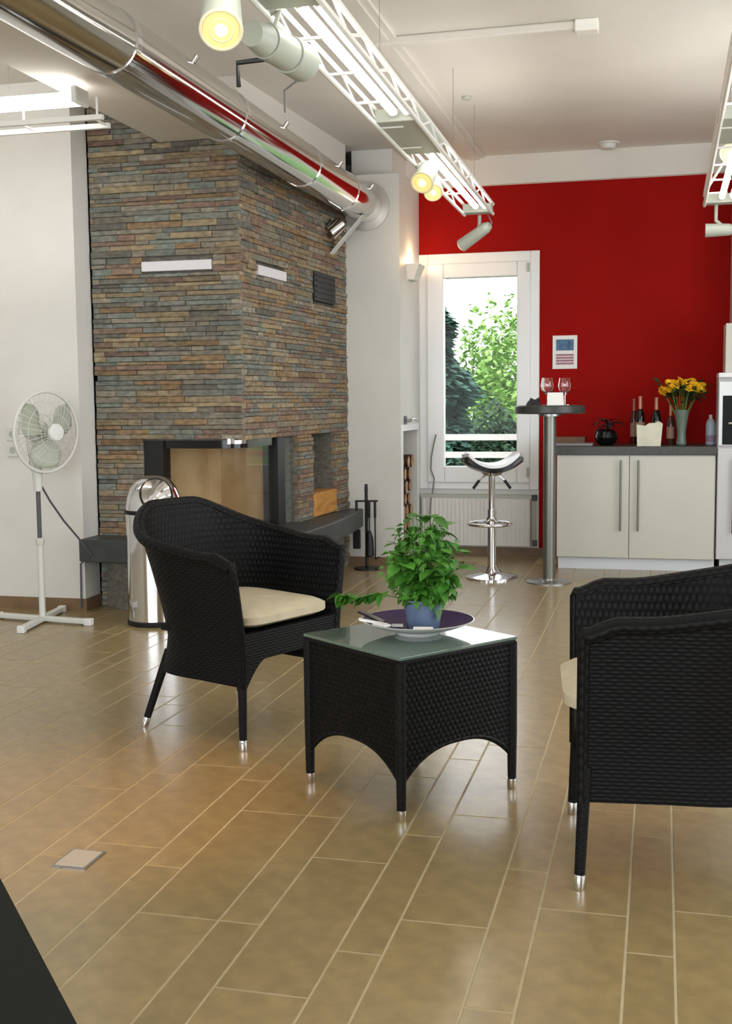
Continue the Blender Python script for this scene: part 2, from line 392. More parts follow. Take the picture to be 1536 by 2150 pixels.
# ------------------------------------------------------------------ outside
struct('ground_outside', G().box((-30, YF+0.3, -0.6), (25, 70, -0.5)), mat('lawn', (96, 130, 70), 0.9, var=0.25, vscale=2), 'green lawn outside the window')
rl = thing('balcony_railing', 'white two bar railing outside the tall window', 'railing', (-1.6, 10.8, -0.5))
for yy in (918, 955):
    z = AY(1010, yy, 10.8).z; G().box((-4.2, 10.78, z-.028), (1.2, 10.82, z+.028)).build('rail', PVC, rl)
for x in (-4.1, -2.6, -0.6, 1.1): G().box((x-.03, 10.76, -0.5), (x+.03, 10.84, 1.0)).build('post', PVC, rl)
def tree(name, label, x, y, z0, h, r, m, n, seed, conifer, ls):
    t = thing(name, label, 'tree', (x, y, z0)); rd = random.Random(seed)
    G().tube([(x, y, z0), (x, y, z0+h*0.5), (x, y, z0+h*0.92)], [0.12, 0.08, 0.02]).build('trunk', BARK, t, True)
    g = G()
    for i in range(n):
        if conifer:
            u = rd.random()**0.75; zz = z0+h*(0.04+0.96*(1-u)) ; rr = r*(0.10+0.90*u)
            lay = 0.75+0.25*math.sin(zz*9); a = rd.uniform(0, 2*PI); q = rr*lay*rd.uniform(0.35, 1.0)
            p = Vector((x+q*math.cos(a), y+q*math.sin(a), zz-0.25*q)); d = Vector((math.cos(a), math.sin(a), -0.35+rd.uniform(-.2, .3)))
        else:
            v = Vector((rd.gauss(0, 1), rd.gauss(0, 1), rd.gauss(0, 1))).normalized()*rd.uniform(0.55, 1.0)
            k_ = 1+0.22*math.sin(5*v.x+3*v.z)+0.15*math.sin(7*v.y+2)
            p = Vector((x+v.x*r*k_, y+v.y*r*k_, z0+h*0.52+v.z*h*0.48*k_)); d = Vector((rd.uniform(-1, 1), rd.uniform(-1, 1), rd.uniform(-1, .4)))
        d.normalize(); s = d.cross(Vector((rd.uniform(-.4, .4), rd.uniform(-.4, .4), 1))).normalized()*ls*0.32
        L_ = ls*rd.uniform(0.7, 1.3)
        g.add([p-s*0.4, p+d*L_*0.5-s, p+d*L_, p+d*L_*0.5+s], [(0, 1, 2, 3)])
    tag(g.build('crown', m, t), kind='stuff')
CONF = mat('conifer_needles', (66, 112, 92), 0.8, c2=(26, 58, 46), vscale=3)
BUSH = mat('light_foliage', (146, 182, 92), 0.8, c2=(100, 142, 56), vscale=2.5)
HEDGE = mat('dark_hedge', (64, 100, 68), 0.8, c2=(34, 60, 42), vscale=3)
tree('spruce', 'blue green spruce outside the left of the window', -2.72, 13.9, -0.5, 2.95, 1.55, CONF, 22000, 1, True, 0.14)
tree('shrub_tree', 'light yellow green leafy tree right of the spruce', -2.0, 18.5, -0.5, 3.0, 1.8, BUSH, 22000, 2, False, 0.11)
tree('shrub', 'dark green low shrub behind the balcony railing', -1.5, 11.55, -0.5, 1.62, 0.5, HEDGE, 12000, 3, False, 0.07)

# ------------------------------------------------------------------ column with log niche
nY0, nY1, nZ0, nZ1, nD = YC+0.04, YF-0.13, 0.04, 1.05, 0.34
g = G().box((XCL, YC, 0), (XCR-nD, YF, 3.0)).box((XCR-nD, YC, 0), (XCR, nY0, 3.0)).box((XCR-nD, nY1, 0), (XCR, YF, 3.0)).box((XCR-nD, nY0, nZ1), (XCR, nY1, 3.0)).box((XCL, YC+.22, 3.0), (XCR-.1, YF, CZ-.001)).box((XCR-nD, nY0, 0), (XCR, nY1, nZ0))
col = struct('wall_column', g, COLM, 'white square column between the fireplace and the window')
G().box((XCR, nY0-.03, nZ1), (XCR+.012, nY1+.03, nZ1+.05)).box((XCR, nY1, nZ0), (XCR+.012, nY1+.04, nZ1)).box((XCR, nY0-.035, nZ0), (XCR+.012, nY0, nZ1)).build('niche_frame', PVC, col)
hz = AX(850, 884, XCR+.05).z
G().cyl((XCR, YC+.16, hz), (XCR+.05, YC+.16, hz), .011).tube([(XCR+.05, YC+.16, hz+.005), (XCR+.055, YC+.22, hz+.012), (XCR+.05, YC+.4, hz)], .011).build('handle', STEEL, col, True)
G().box((XCR, YC+.12, hz-.035), (XCR+.008, YC+.2, hz+.035)).build('handle_plate', GREYP, col)
# fire logs in the niche
rd = random.Random(5)
ORD = ['first', 'second', 'third', 'fourth', 'fifth', 'sixth', 'seventh', 'eighth', 'ninth', 'tenth']
k = 0; z = nZ0+.055; row = 0
while z < 0.86:
    y = nY0+.065+(0.035 if row % 2 else 0); pos = 0
    while y < nY1-.06 and k < 46:
        r = rd.uniform(.046, .058)
        nm = ['round', 'split', 'knotty'][k % 3]
        g = G(); M = Matrix.Rotation(PI/2, 4, 'Y'); prof = []
        ns = 9
        vs = []
        rr = [r*rd.uniform(.82, 1.0) for _ in range(ns)]
        for xx in (XCR-nD+.03, XCR-.035+rd.uniform(-.015, .025)):
            vs += [(xx, y+rr[i]*math.cos(2*PI*i/ns), z+rr[i]*math.sin(2*PI*i/ns)) for i in range(ns)]
        g.add(vs, [(i, (i+1) % ns, ns+(i+1) % ns, ns+i) for i in range(ns)], 0); g.add(vs[ns:], [tuple(range(ns))], 1); g.add(vs[:ns], [tuple(range(ns-1, -1, -1))], 1)
        o = g.build('fire_log', [BARK, mat('log_end', (206, 172, 132), .8, c2=(150, 108, 74), vscale=18)]); k += 1
        tag(o, 'fire log in the column niche, %s row from the floor, %s from the room side' % (ORD[row], ORD[pos]), 'log', 'fire logs in the column niche'); pos += 1
        y += .118
    z += .1; row += 1
# wall lamp on the column
lz = AX(858, 575, XCR).z
wl = thing('wall_lamp', 'white wedge shaped wall lamp glowing on the column side', 'lamp', (XCR, YC+.38, lz))
gy = YC+.38
G().add([(XCR, gy-.13, lz+.07), (XCR, gy+.13, lz+.07), (XCR, gy+.10, lz-.05), (XCR, gy-.10, lz-.05), (XCR+.10, gy-.12, lz+.07), (XCR+.10, gy+.12, lz+.07), (XCR+.05, gy+.09, lz-.05), (XCR+.05, gy-.09, lz-.05)],
        [(0,3,2,1),(4,5,6,7),(0,4,7,3),(1,2,6,5),(2,3,7,6)]).build('shade', PLASTW, wl)
G().box((XCR+.02, gy-.08, lz+.045), (XCR+.075, gy+.08, lz+.055)).build('bulb', HALO, wl)
def point(name, loc, e, c, r=.03, parent=None):
    l = bpy.data.lights.new(name, 'POINT'); l.energy = e; l.color = c; l.shadow_soft_size = r
    o = bpy.data.objects.new(name, l); COL.objects.link(o); o.location = Vector(loc)-(parent_world(parent) if parent else Vector((0,0,0))); o.parent = parent; return o
def spot(name, loc, tgt, e, c, ang, blend=.6, parent=None, r=.03):
    l = bpy.data.lights.new(name, 'SPOT'); l.energy = e; l.color = c; l.spot_size = math.radians(ang); l.spot_blend = blend; l.shadow_soft_size = r
    o = bpy.data.objects.new(name, l); COL.objects.link(o); o.location = Vector(loc)-(parent_world(parent) if parent else Vector((0,0,0))); o.parent = parent
    o.rotation_euler = (Vector(tgt)-Vector(loc)).to_track_quat('-Z', 'Y').to_euler(); return o
point('bulb_light', (XCR+.06, gy, lz+.1), 3, (1, .72, .42), parent=wl)

# ------------------------------------------------------------------ stone fireplace
XS0 = AY(200, 800, YS).x; XS1 = AY(505, 700, YS).x       # front face
A2 = Vector((XS1, YS, 0)); B2 = Vector((XCL, YC, 0)); dR = (B2-A2).normalized(); nR = Vector((dR.y, -dR.x, 0)); LR = (B2-A2).length
SLZ = 0.455
OX0 = AY(300, 922, YS).x; OZ1 = 1.055; OR = 0.96         # opening: from OX0 on the front, OR along the right face
def RF(s, z, out=0.0): p = A2+dR*s+nR*out; return Vector((p.x, p.y, z))
fp = thing('fireplace', 'corner fireplace clad in brown and grey stacked stone', 'fireplace', (XS1, YS, 0))
# core behind the stones, notched for firebox and niche
NS0, NS1, NZ1 = 1.26, 1.75, 1.055
g = G()
cb = 0.03
def quad_prism(pts, z0, z1): g.prism([(p.x, p.y) for p in pts], z0, z1)
XB = XS0-0.0
def V2(x, y): return Vector((x, y, 0))
ins = lambda s, dep=cb: A2+dR*s-nR*dep
core = [V2(XB, YS+cb), V2(XS1-cb, YS+cb), ins(LR), V2(XB, YC)]
quad_prism(core, OZ1, BZ)
quad_prism(core, 0, SLZ-.14)
quad_prism([V2(XB, YS+cb), V2(OX0, YS+cb), V2(OX0, YC), V2(XB, YC)], SLZ-.14, OZ1)
quad_prism([ins(OR), ins(NS0), ins(NS0, .34), ins(OR, .34)], SLZ-.14, OZ1)
quad_prism([ins(NS1), ins(LR), ins(LR, .34), ins(NS1, .34)], SLZ-.14, OZ1)
quad_prism([ins(OR+.05, .34), ins(LR, .34), ins(LR, .6), ins(OR+.05, .6)], SLZ-.14, OZ1)
g.build('stone_core', STONES[4], fp)
G().prism([(XB, YS+cb), (-2.99, YS+cb), (-2.99, YS-.004), (XS1+.012, YS-.004), (XCL+.01, YC), (XB, YC)], BZ+.002, CZ-.001).build('soffit', CEIL, fp)
# stones
pieces = []
rd = random.Random(11)
def courses(length, spec):
    z = 0.0
    while z < BZ-.005:
        hh = rd.choice([.022, .026, .03, .034, .04]); s = -rd.uniform(0, .2)
        while s < length:
            ll = rd.choice([.09, .13, .17, .22, .28, .34])*rd.uniform(.85, 1.15)
            a, b = max(s, 0), min(s+ll, length)
            if length-b < .05: b = length
            if b-a > .02: spec(a, b, z, min(z+hh, BZ))
            s = b if b > s+ll else s+ll
            if b >= length: break
        z += hh
stripF = (AY(297, 544, YS).x-XS0, AY(447, 567, YS).x-XS0, AY(447, 567, YS).z, AY(447, 543, YS).z)
def ray_face(x, y):
    d = ray(x, y); k = nR.dot(A2-V2(0, 0))/nR.dot(Vector((d.x, d.y, 0))); p = CAM+d*k; return (Vector((p.x, p.y, 0))-A2).dot(dR), p.z
sA, zA = ray_face(537, 559); sB, zB = ray_face(597, 590); stripR = (sA, sB, zB, zA-.0)
zmid = (ray_face(567, 562)[1]+ray_face(567, 586)[1])/2; stripR = (sA, sB, zmid-.035, zmid+.035)
vA, vzA = ray_face(655, 570); vB, vzB = ray_face(700, 636); ventR = (vA, vB, (ray_face(678, 636)[1]), ray_face(678, 574)[1])
def clip(a, b, z0, z1, holes):
    out = [(a, b)]
    for h0, h1, hz0, hz1 in holes:
        if z1 <= hz0+.004 or z0 >= hz1-.004: continue
        nw = []
        for p, q in out:
            if q <= h0 or p >= h1: nw.append((p, q)); continue
            if p < h0-.02: nw.append((p, h0))
            if q > h1+.02: nw.append((h1, q))
        out = nw
    return out
LF = XS1-XS0
hF = [(OX0-XS0, LF+1, SLZ-.15, OZ1), (stripF[0], stripF[1], stripF[2], stripF[3])]
hR = [(-1, OR, SLZ-.15, OZ1), (NS0, NS1, SLZ, NZ1), stripR, ventR]
def stone_front(a, b, z0, z1):
    for p, q in clip(a, b, z0, z1, hF): pieces.append(('F', p, q, z0, z1, rd.uniform(.0, .015)))
def stone_right(a, b, z0, z1):
    for p, q in clip(a, b, z0, z1, hR): pieces.append(('R', p, q, z0, z1, rd.uniform(.0, .015)))
courses(LF, stone_front); courses(LR, stone_right)
z_ = BZ
while z_ < CZ-.01:
    s_ = 0.0
    while s_ < -2.99-XS0:
        e_ = min(s_+rd.uniform(.1, .26), -2.99-XS0); pieces.append(('F', s_, e_, z_, min(z_+.032, CZ-.002), rd.uniform(.0, .015))); s_ = e_
    z_ += .032
def stone_geo(g, P, mi=0):
    fc, p, q, z0, z1, out = P; gp = .0008
    def W(s, dep, z):
        if fc == 'F': return Vector((XS0+s, YS-dep, z))
        return RF(s, z, dep)
    ex = 0.03; j = lambda: rd.uniform(-.004, .004)
    q2 = q+(out if (fc == 'F' and q >= LF-1e-6) else 0)
    vs = [W(p+gp, -ex, z0+gp), W(q2-gp, -ex, z0+gp), W(q2-gp, -ex, z1-gp), W(p+gp, -ex, z1-gp),
          W(p+gp, out-.004, z0+gp), W(q2-gp, out-.004, z0+gp), W(q2-gp, out-.004, z1-gp), W(p+gp, out-.004, z1-gp),
          W(p+gp+.006, out+j(), z0+gp+.003), W(q2-gp-.006, out+j(), z0+gp+.003), W(q2-gp-.006, out+j(), z1-gp-.003), W(p+gp+.006, out+j(), z1-gp-.003)]
    g.add(vs, [(0,1,5,4),(1,2,6,5),(2,3,7,6),(3,0,4,7),(4,5,9,8),(5,6,10,9),(6,7,11,10),(7,4,8,11),(8,9,10,11)], mi)
front = [P for P in pieces if P[0] == 'F']; right = [P for P in pieces if P[0] == 'R']
def size_px(P):
    s = (P[1]+P[2])/2; z = (P[3]+P[4])/2
    c = Vector((XS0+s, YS, z)) if P[0] == 'F' else RF(s, z)
    k = 1.0 if P[0] == 'F' else 0.32
    hid = z < SLZ and P[0] == 'F' and (P[1]+XS0) > -3.1
    return (P[2]-P[1])*k*(P[4]-P[3])*(0.2 if (hid or z > 2.95) else 1)
order = sorted(pieces, key=size_px, reverse=True)
restS = G()
for i, P in enumerate(order):
    mi = rd.choices(range(9), [18, 12, 16, 9, 12, 9, 9, 14, 11] if P[0] == 'F' else [14, 16, 8, 14, 12, 12, 14, 6, 10])[0]
    if i < 300:
        gg = G(); stone_geo(gg, P); gg.build('stone', STONES[mi], fp)
    else: stone_geo(restS, P, mi)
tag(restS.build('stone_cladding', STONES, fp), kind='stuff')
# white light strips and black vent
SW = mat('satin_white_strip', (222, 220, 226), .4)
o = G().box((XS0+stripF[0]+.004, YS-.018, stripF[2]+.004), (XS0+stripF[1]-.004, YS+.03, stripF[3]-.004)).build('vent_strip', SW, fp, bevel=.004); o['label'] = 'white slot strip set in the front stone'
def rbox(s0, s1, z0, z1, o0, o1):
    vs = [RF(s, z, oo) for oo in (o0, o1) for s, z in ((s0, z0), (s1, z0), (s1, z1), (s0, z1))]
    return G().add(vs, [(3,2,1,0),(4,5,6,7),(0,1,5,4),(1,2,6,5),(2,3,7,6),(3,0,4,7)])
o = rbox(stripR[0]+.004, stripR[1]-.004, stripR[2]+.004, stripR[3]-.004, -.03, .018).build('vent_strip', SW, fp, bevel=.004); o['label'] = 'white slot strip set in the side stone'
o = rbox(ventR[0]+.004, ventR[1]-.004, ventR[2]+.004, ventR[3]-.004, -.03, .016).build('vent_grille', mat('vent_black', (40, 42, 44), .5), fp); o['label'] = 'dark square vent cover'
for i in range(5):
    zz = ventR[2]+.03+(ventR[3]-ventR[2]-.06)*i/4; rbox(ventR[0]+.03, ventR[1]-.03, zz-.006, zz+.006, .016, .022).build('slat', BLACKM, o)
# hearth slab
arc = []
cS = A2+V2(-.02, .3)
pts = [V2(XE-.005, YS+.02), V2(XE-.005, YL-.06)]
pts += [V2(-3.0, YL-.08), V2(-2.7, YL-.07), V2(-2.45, YL-.02), V2(-2.28, YL+.22), V2(-2.20, YL+.6), V2(-2.18, YL+1.1), V2(-2.20, YC-.5), V2(-2.235, YC-.06), V2(XCL-.05, YC-.06), V2(XS1-.3, YS+.3)]
G().prism([(p.x, p.y) for p in pts], SLZ-.14, SLZ).build('hearth_slab', SLATE, fp, bevel=.008)
G().prism([(XS0+.06, YS-.02), (XS0+.06, YS-.05), (-3.1, YL), (-2.95, YL-.02), (-2.5, YL+.1), (-2.36, YL+.6), (-2.36, YC-.15), (XCL-.06, YC-.12), (XS1-.3, YS+.3)], 0.0, SLZ-.14).build('hearth_base', STONES[4], fp)
# firebox insert
FZ0, FZ1 = SLZ+.02, OZ1
ci = ins(OR-.10)
G().box((OX0, YS+.01, SLZ), (OX0+.13, YS+.12, OZ1)).build('frame_post', BLACKM, fp)
s0 = OR-.36; s1 = OR-.23
rbox(s0, s1, SLZ, OZ1, -.12, -.01).build('frame_post', BLACKM, fp)
rbox(s1, OR, SLZ, OZ1, -.34, -.06).build('side_reveal', STONES[7], fp)
# curved head rail and sill following the bowed glass
def bow(k, inset=0.0):
    # from front post to side post, rounding the corner
    P0 = V2(OX0+.10, YS+.03+inset); P1 = V2(XS1-.16, YS+.02+inset); C = V2(XS1-.02-inset, YS+.02+inset); P2 = A2+dR*.16-nR*(.03+inset); P3 = A2+dR*(s0+.02)-nR*(.03+inset)
    out = [P0]
    for i in range(k+1):
        u = i/k; out.append(P1*(1-u)**2+C*2*u*(1-u)+P2*u*u)
    out.append(P3); return out
def ribbon(path, z0, z1, th):
    g = G(); n = len(path); vs = []
    for i, p in enumerate(path):
        d = (path[min(i+1, n-1)]-path[max(i-1, 0)]).normalized(); nn = Vector((-d.y, d.x, 0))
        for q, z in ((p, z0), (p, z1), (p+nn*th, z1), (p+nn*th, z0)): vs.append((q.x, q.y, z))
    fs = []
    for i in range(n-1):
        for j in range(4): fs.append((i*4+j, (i+1)*4+j, (i+1)*4+(j+1) % 4, i*4+(j+1) % 4))
    fs += [(3, 2, 1, 0), ((n-1)*4, (n-1)*4+1, (n-1)*4+2, (n-1)*4+3)]
    return g.add(vs, fs)
ribbon(bow(10), OZ1-.05, OZ1, .05).build('head_rail', BLKG, fp, True)
ribbon(bow(10), SLZ, SLZ+.035, .05).build('sill_rail', BLACKM, fp, True)
o = ribbon(bow(10, -.012)[3:11], OZ1-.022, OZ1+.012, .03).build('chrome_trim', CHROME, fp, True); o['label'] = 'shiny chrome trim on the rounded corner'
ribbon(bow(10, .012), SLZ+.03, OZ1-.045, .005).build('glass_door', mat('window_glass', (255, 255, 255), 0.0, trans=1.0, ior=1.12), fp, True)
# fireclay chamber: floor, two back walls meeting in a corner, roof
bc = V2(AY(437, 950, YS+.60).x, YS+.60)
fl_pts = [V2(OX0+.1, YS+.06), V2(XS1-.06, YS+.06), A2+dR*(s0+.02)-nR*.08, A2+dR*(s0+.04)-nR*.45, bc]
G().prism([(p.x, p.y) for p in fl_pts], SLZ, SLZ+.03).build('chamber_floor', FIREC, fp)
def wallq(p, q, z0, z1, th=.03):
    d = (q-p).normalized(); nn = Vector((-d.y, d.x, 0))*th
    return G().prism([(p.x, p.y), (q.x, q.y), (q.x+nn.x, q.y+nn.y), (p.x+nn.x, p.y+nn.y)], z0, z1)
cw = [V2(OX0+.11, YS+.1), bc, A2+dR*(s0+.06)-nR*.45, A2+dR*(s0+.02)-nR*.1]
for i in range(3):
    p, q = cw[i], cw[i+1]
    wallq(q, p, SLZ+.03, OZ1-.002, -.03).build('firebrick_panel', FIREC, fp)
G().prism([(p.x, p.y) for p in fl_pts], OZ1-.02, OZ1).build('chamber_roof', FIREC, fp)
G().tube([(bc.x+.15, bc.y-.35, SLZ+.05), (bc.x+.45, bc.y-.38, SLZ+.05)], .012).tube([(bc.x+.15, bc.y-.30, SLZ+.05), (bc.x+.45, bc.y-.30, SLZ+.05)], .012).build('grate', BLACKM, fp, True)
# wood billet by the niche
p0 = RF(NS0-.08, SLZ, .0); p1 = RF(NS1+.02, SLZ, .03)
g = rbox(NS0-.02, NS1-.02, SLZ+.002, SLZ+.175, -.16, .02)
o = g.build('firewood_block', WOODL, None, bevel=.012); tag(o, 'pale split firewood block in the niche of the stone fireplace', 'firewood')
g = rbox(NS0-.22, NS0-.03, SLZ+.002, SLZ+.10, .04, .13)

# ------------------------------------------------------------------ duct
DX, DZ, DR = -2.205, 2.765, 0.132
dt = thing('ventilation_duct', 'shiny steel round duct under the ceiling ending at the white column', 'duct', (DX, 6, DZ))
secs = [(2.9, 4.55), (4.55, 5.85), (5.85, 7.2), (7.2, 8.15), (8.15, YC+.02)]
for i, (a, b) in enumerate(secs):
    if i == 0: G().tube([(DX-.24, a-.6, DZ+.10), (DX-.13, a+.35, DZ+.06), (DX-.04, b-.35, DZ+.015), (DX, b, DZ)], DR, 40).build('pipe_section', DUCTM, dt, True)
    else: G().cyl((DX, a, DZ), (DX, b, DZ), DR, n=48).build('pipe_section', DUCTM, dt, True)
    if i: G().cyl((DX, a-.022, DZ), (DX, a+.022, DZ), DR+.005, n=48).build('joint_ring', CHROME, dt, True)
G().lathe([(DR, 0), (.185, .0), (.185, .012), (DR, .02)], 40, (DX, YC-.02, DZ), 0, Matrix.Rotation(-PI/2, 4, 'X')).build('wall_collar', mat('collar_grey', (200, 196, 188), .35, .6), dt, True)
for yy in (5.2, 6.55, 7.72, 8.6): G().cyl((DX+DR*.75, yy, DZ+DR*.65), (DX+DR*.9, yy, DZ+DR*.85), .014, n=10).build('screw_boss', CHROME, dt, True)
# flood lamp with thin plate at the duct end
p = AY(708, 478, 8.45); q0 = AY(692, 538, 8.5); q1 = AY(764, 452, 8.5)
fl_ = thing('flood_lamp', 'small chrome flood lamp with thin white plate under the duct end', 'lamp', (p.x, p.y, p.z))
ax = (q1-q0).normalized()
n_ = Vector((0, 1, 0)).cross(ax).normalized()
G().add([q0-n_*.006+Vector((0, -.035, 0)), q1-n_*.006+Vector((0, -.035, 0)), q1-n_*.006+Vector((0, .035, 0)), q0-n_*.006+Vector((0, .035, 0)),
         q0+n_*.006+Vector((0, -.035, 0)), q1+n_*.006+Vector((0, -.035, 0)), q1+n_*.006+Vector((0, .035, 0)), q0+n_*.006+Vector((0, .035, 0))],
        [(0,1,2,3),(7,6,5,4),(0,4,5,1),(1,5,6,2),(2,6,7,3),(3,7,4,0)]).build('shield_plate', PLASTW, fl_)
mid = (q0+q1)/2
G().cyl(p+Vector((.03, 0, .03)), p-Vector((.05, .05, .045)), .052, .06, 20).build('head', CHROME, fl_, True)
G().tube([p+Vector((.03, 0, .03)), mid], .012).build('arm', STEEL, fl_, True)
G().tube([q1-ax*.03, (q1.x-.01, 8.5, DZ-DR+.01)], .01).build('stem', STEEL, fl_, True)

# ------------------------------------------------------------------ lighting trusses
def lamp_head(parent, a, b, r, glow=True, m=None, n=24):
    a = Vector(a); b = Vector(b); d = (b-a).normalized()
    o = G().cyl(a, b, r*.86, r, n).build('lamp_head', m or LAMPG, parent, True)
    G().cyl(a-d*r*.7, a, r*.55, r*.86, n).build('lamp_back', m or LAMPG, parent, True)
    if glow:
        G().tube([b+d*.002+Vector(v)*r*.94 for v in ring(d, 28)], r*.09, 8, closed=True).build('lamp_ring', mat('warm_ring', (236, 226, 190), .4), parent, True)
        G().cyl(b-d*.004, b+d*.004, r*.84, n=n).build('lamp_reflector', REFL, parent, True); G().tube([b+d*.006+Vector(v)*r*.55 for v in ring(d, 24)], r*.04, 6, closed=True).build('lamp_lens_ring', mat('warm_ring', (236, 226, 190), .4), parent, True); G().ball(b+d*.004, r*.3).build('lamp_bulb', HALO, parent, True)
    return o
def ring(d, n):
    a = d.orthogonal().normalized(); b = d.cross(a)
    return [a*math.cos(2*PI*i/n)+b*math.sin(2*PI*i/n) for i in range(n)]
TZ = 2.55
Lf, Ln = F(975, 452, TZ), F(560, 29, TZ); Rf, Rn = F(1037, 452, TZ), F(675, 4, TZ)
Ldir = (Lf-Ln).normalized(); Rdir = (Rf-Rn).normalized()
t1 = thing('light_truss', 'long white lighting truss with lit fluorescent tubes running towards the window', 'light truss', ((Lf.x+Ln.x)/2, 6.0, TZ))
def Lp(y): return Ln+Ldir*((y-Ln.y)/Ldir.y)
def Rp(y): return Rn+Rdir*((y-Rn.y)/Rdir.y)
Y0, Y1 = 2.2, Lf.y
up = Vector((0, 0, 1))
def truss(t, Lp, Rp, Y0, Y1, gears, tubes, lac):
    G().tube([Lp(Y0), Lp(Y1)], .011, 8).build('chord', TRUSSM, t, True)
    G().tube([Rp(Y0), Rp(Y1)], .011, 8).build('chord', TRUSSM, t, True)
    G().tube([Lp(Y0)+up*.065, Lp(Y1)+up*.065], .011, 8).build('chord', TRUSSM, t, True)
    G().tube([Rp(Y0)+up*.065, Rp(Y1)+up*.065], .011, 8).build('chord', TRUSSM, t, True)
    y = Y0; i = 0
    while y+lac < Y1:
        a, b = Lp(y), Lp(y+lac); a2, b2 = Rp(y), Rp(y+lac)
        G().tube([a, (a+b)/2+up*.065], .006, 6).tube([(a+b)/2+up*.065, b], .006, 6).build('lacing', TRUSSM, t, True)
        G().tube([a2, (a2+b2)/2+up*.065], .006, 6).tube([(a2+b2)/2+up*.065, b2], .006, 6).build('lacing', TRUSSM, t, True)
        c = (a+b)/2
        G().tube([a, a*.42+a2*.58], .006, 6).build('cross_bar', TRUSSM, t, True)
        y += lac; i += 1
    for a, b in gears:
        p, q, r_, s_ = Lp(a), Lp(b), Rp(b), Rp(a)
        vs = [v+up*zz for zz in (.0, .06) for v in (p, q, r_, s_)]
        G().add(vs, [(3,2,1,0),(4,5,6,7),(0,1,5,4),(1,2,6,5),(2,3,7,6),(3,0,4,7)]).build('gear_box', LAMPG, t, bevel=.006)
    for a, b in tubes:
        for u in (.5, .82):
            p = Lp(a)*(1-u)+Rp(a)*u+up*.03; q = Lp(b)*(1-u)+Rp(b)*u+up*.03
            G().cyl(p, q, .019, n=14).build('fluorescent_tube', TUBE, t, True)
            d = (q-p).normalized()
            G().cyl(p-d*.03, p, .016, n=12).build('tube_holder', PLASTW, t, True); G().cyl(q, q+d*.03, .016, n=12).build('tube_holder', PLASTW, t, True)
g1a, g1b = F(789, 258, TZ).y, F(856, 325, TZ).y
e0 = F(566, 22, TZ).y
truss(t1, Lp, Rp, Y0, Y1, [(e0-.35, e0), (g1a, g1b), (Y1-.10, Y1)], [(Y0, e0-.38), (e0+.06, g1a-.06), (g1b+.1, Y1-.16)], .46)
for yy in (3.1, 5.0, 7.0, 7.9):
    m_ = (Lp(yy)+Rp(yy))/2; G().cyl(m_+up*.065, (m_.x, m_.y, CZ-.003), .0014, n=6).build('suspension_wire', WIRE, t1, True)
# lamps on the truss
a = F(458, 2, 2.50); b = F(464, 62, 2.36)
s1_ = thing('spotlight', 'large lit halogen spotlight hanging at the top left of the truss', 'spotlight', (b.x, b.y, b.z))
lamp_head(s1_, b+(a-b).normalized()*.17+Vector((0, .03, .05)), b, .062)
G().tube([b+Vector((0, .03, .20)), Lp(b.y+.03)+up*.02], .01).build('arm', LAMPG, s1_, True)
spot('spot_beam', b-Vector((0, 0, .03)), (-1.74, 3.40, 0), 150, (1, .5, .16), 46, 1.0, s1_)
a = F(528, 70, 2.45); b = F(622, 124, 2.45)
s2_ = thing('spotlight', 'grey cylindrical spotlight turned away beside the big lit spotlight', 'spotlight', (b.x, b.y, b.z))
d = (b-a).normalized(); 
G().cyl(a, a+d*.08, .040, .052, 24).build('lamp_back', LAMPG, s2_, True); G().cyl(a+d*.085, a+d*.24, .056, n=24).build('lamp_body', LAMPG, s2_, True)
G().cyl(a+d*.245, b+d*.05, .062, .064, 24).build('lamp_head', LAMPG, s2_, True)
G().tube([a+d*.15+up*.05, (a.x+d.x*.15+.02, a.y+d.y*.15, TZ+.01), Lp(a.y+d.y*.15)], .009).build('arm', LAMPG, s2_, True)
br = [AY(573, 122, b.y), AY(498, 132, b.y), AY(501, 182, b.y)]
o = G().tube([a+d*.16, br[0], br[1], br[2]], .009, 6).build('bracket', BLACKM, s2_); o['label'] = 'black angled bracket rod'
G().tube([b+d*.02-up*.06, AY(597, 190, b.y+.05), AY(598, 236, b.y+.1)], .004, 6).build('cord', WIRE, s2_, True)
for i, (px_, py_, lb) in enumerate(((886, 383, 'lit halogen spotlight clipped to the middle of the truss, upper of the two'), (909, 404, 'lit halogen spotlight clipped to the middle of the truss, lower of the two'))):
    c = F(px_, py_, 2.44); s_ = thing('spotlight', lb, 'spotlight', tuple(c), 0, 'pair of halogen spotlights on the truss')
    aim = Vector((-.1+.35*i, -.75, -.62)).normalized()
    lamp_head(s_, c-aim*.13, c, .062 if i == 0 else .052)
    G().tube([c-aim*.10, Lp(c.y+.08)], .009).build('arm', LAMPG, s_, True)
spot('spot_beam', F(886, 383, 2.40), (-1.6, 4.6, 0), 12, (1, .72, .42), 60, .8)
c = (Lf+Rf)/2
s_ = thing('spotlight', 'grey spotlight hanging from the far end of the truss above the window', 'spotlight', tuple(c))
e1, e2 = AY(1020, 478, c.y-.02), AY(968, 516, c.y+.06)
G().tube([c, c-up*.07, (e1+e2)/2], .013).build('arm', LAMPG, s_, True)
lamp_head(s_, e1, e2, .045, False)
G().tube([c+Vector((.06, 0, 0)), AY(1032, 468, c.y), AY(1024, 482, c.y), e1], .005, 6).build('cord', WIRE, s_, True)
spot('spot_beam', e2+Vector((-.05, .05, -.02)), (-1.85, YF, 2.55), 14, (1, .62, .35), 75, .9, s_)
G().cyl(e2, e2+(e2-e1).normalized()*.006, .036, n=20).build('lamp_face', HALO, s_, True)

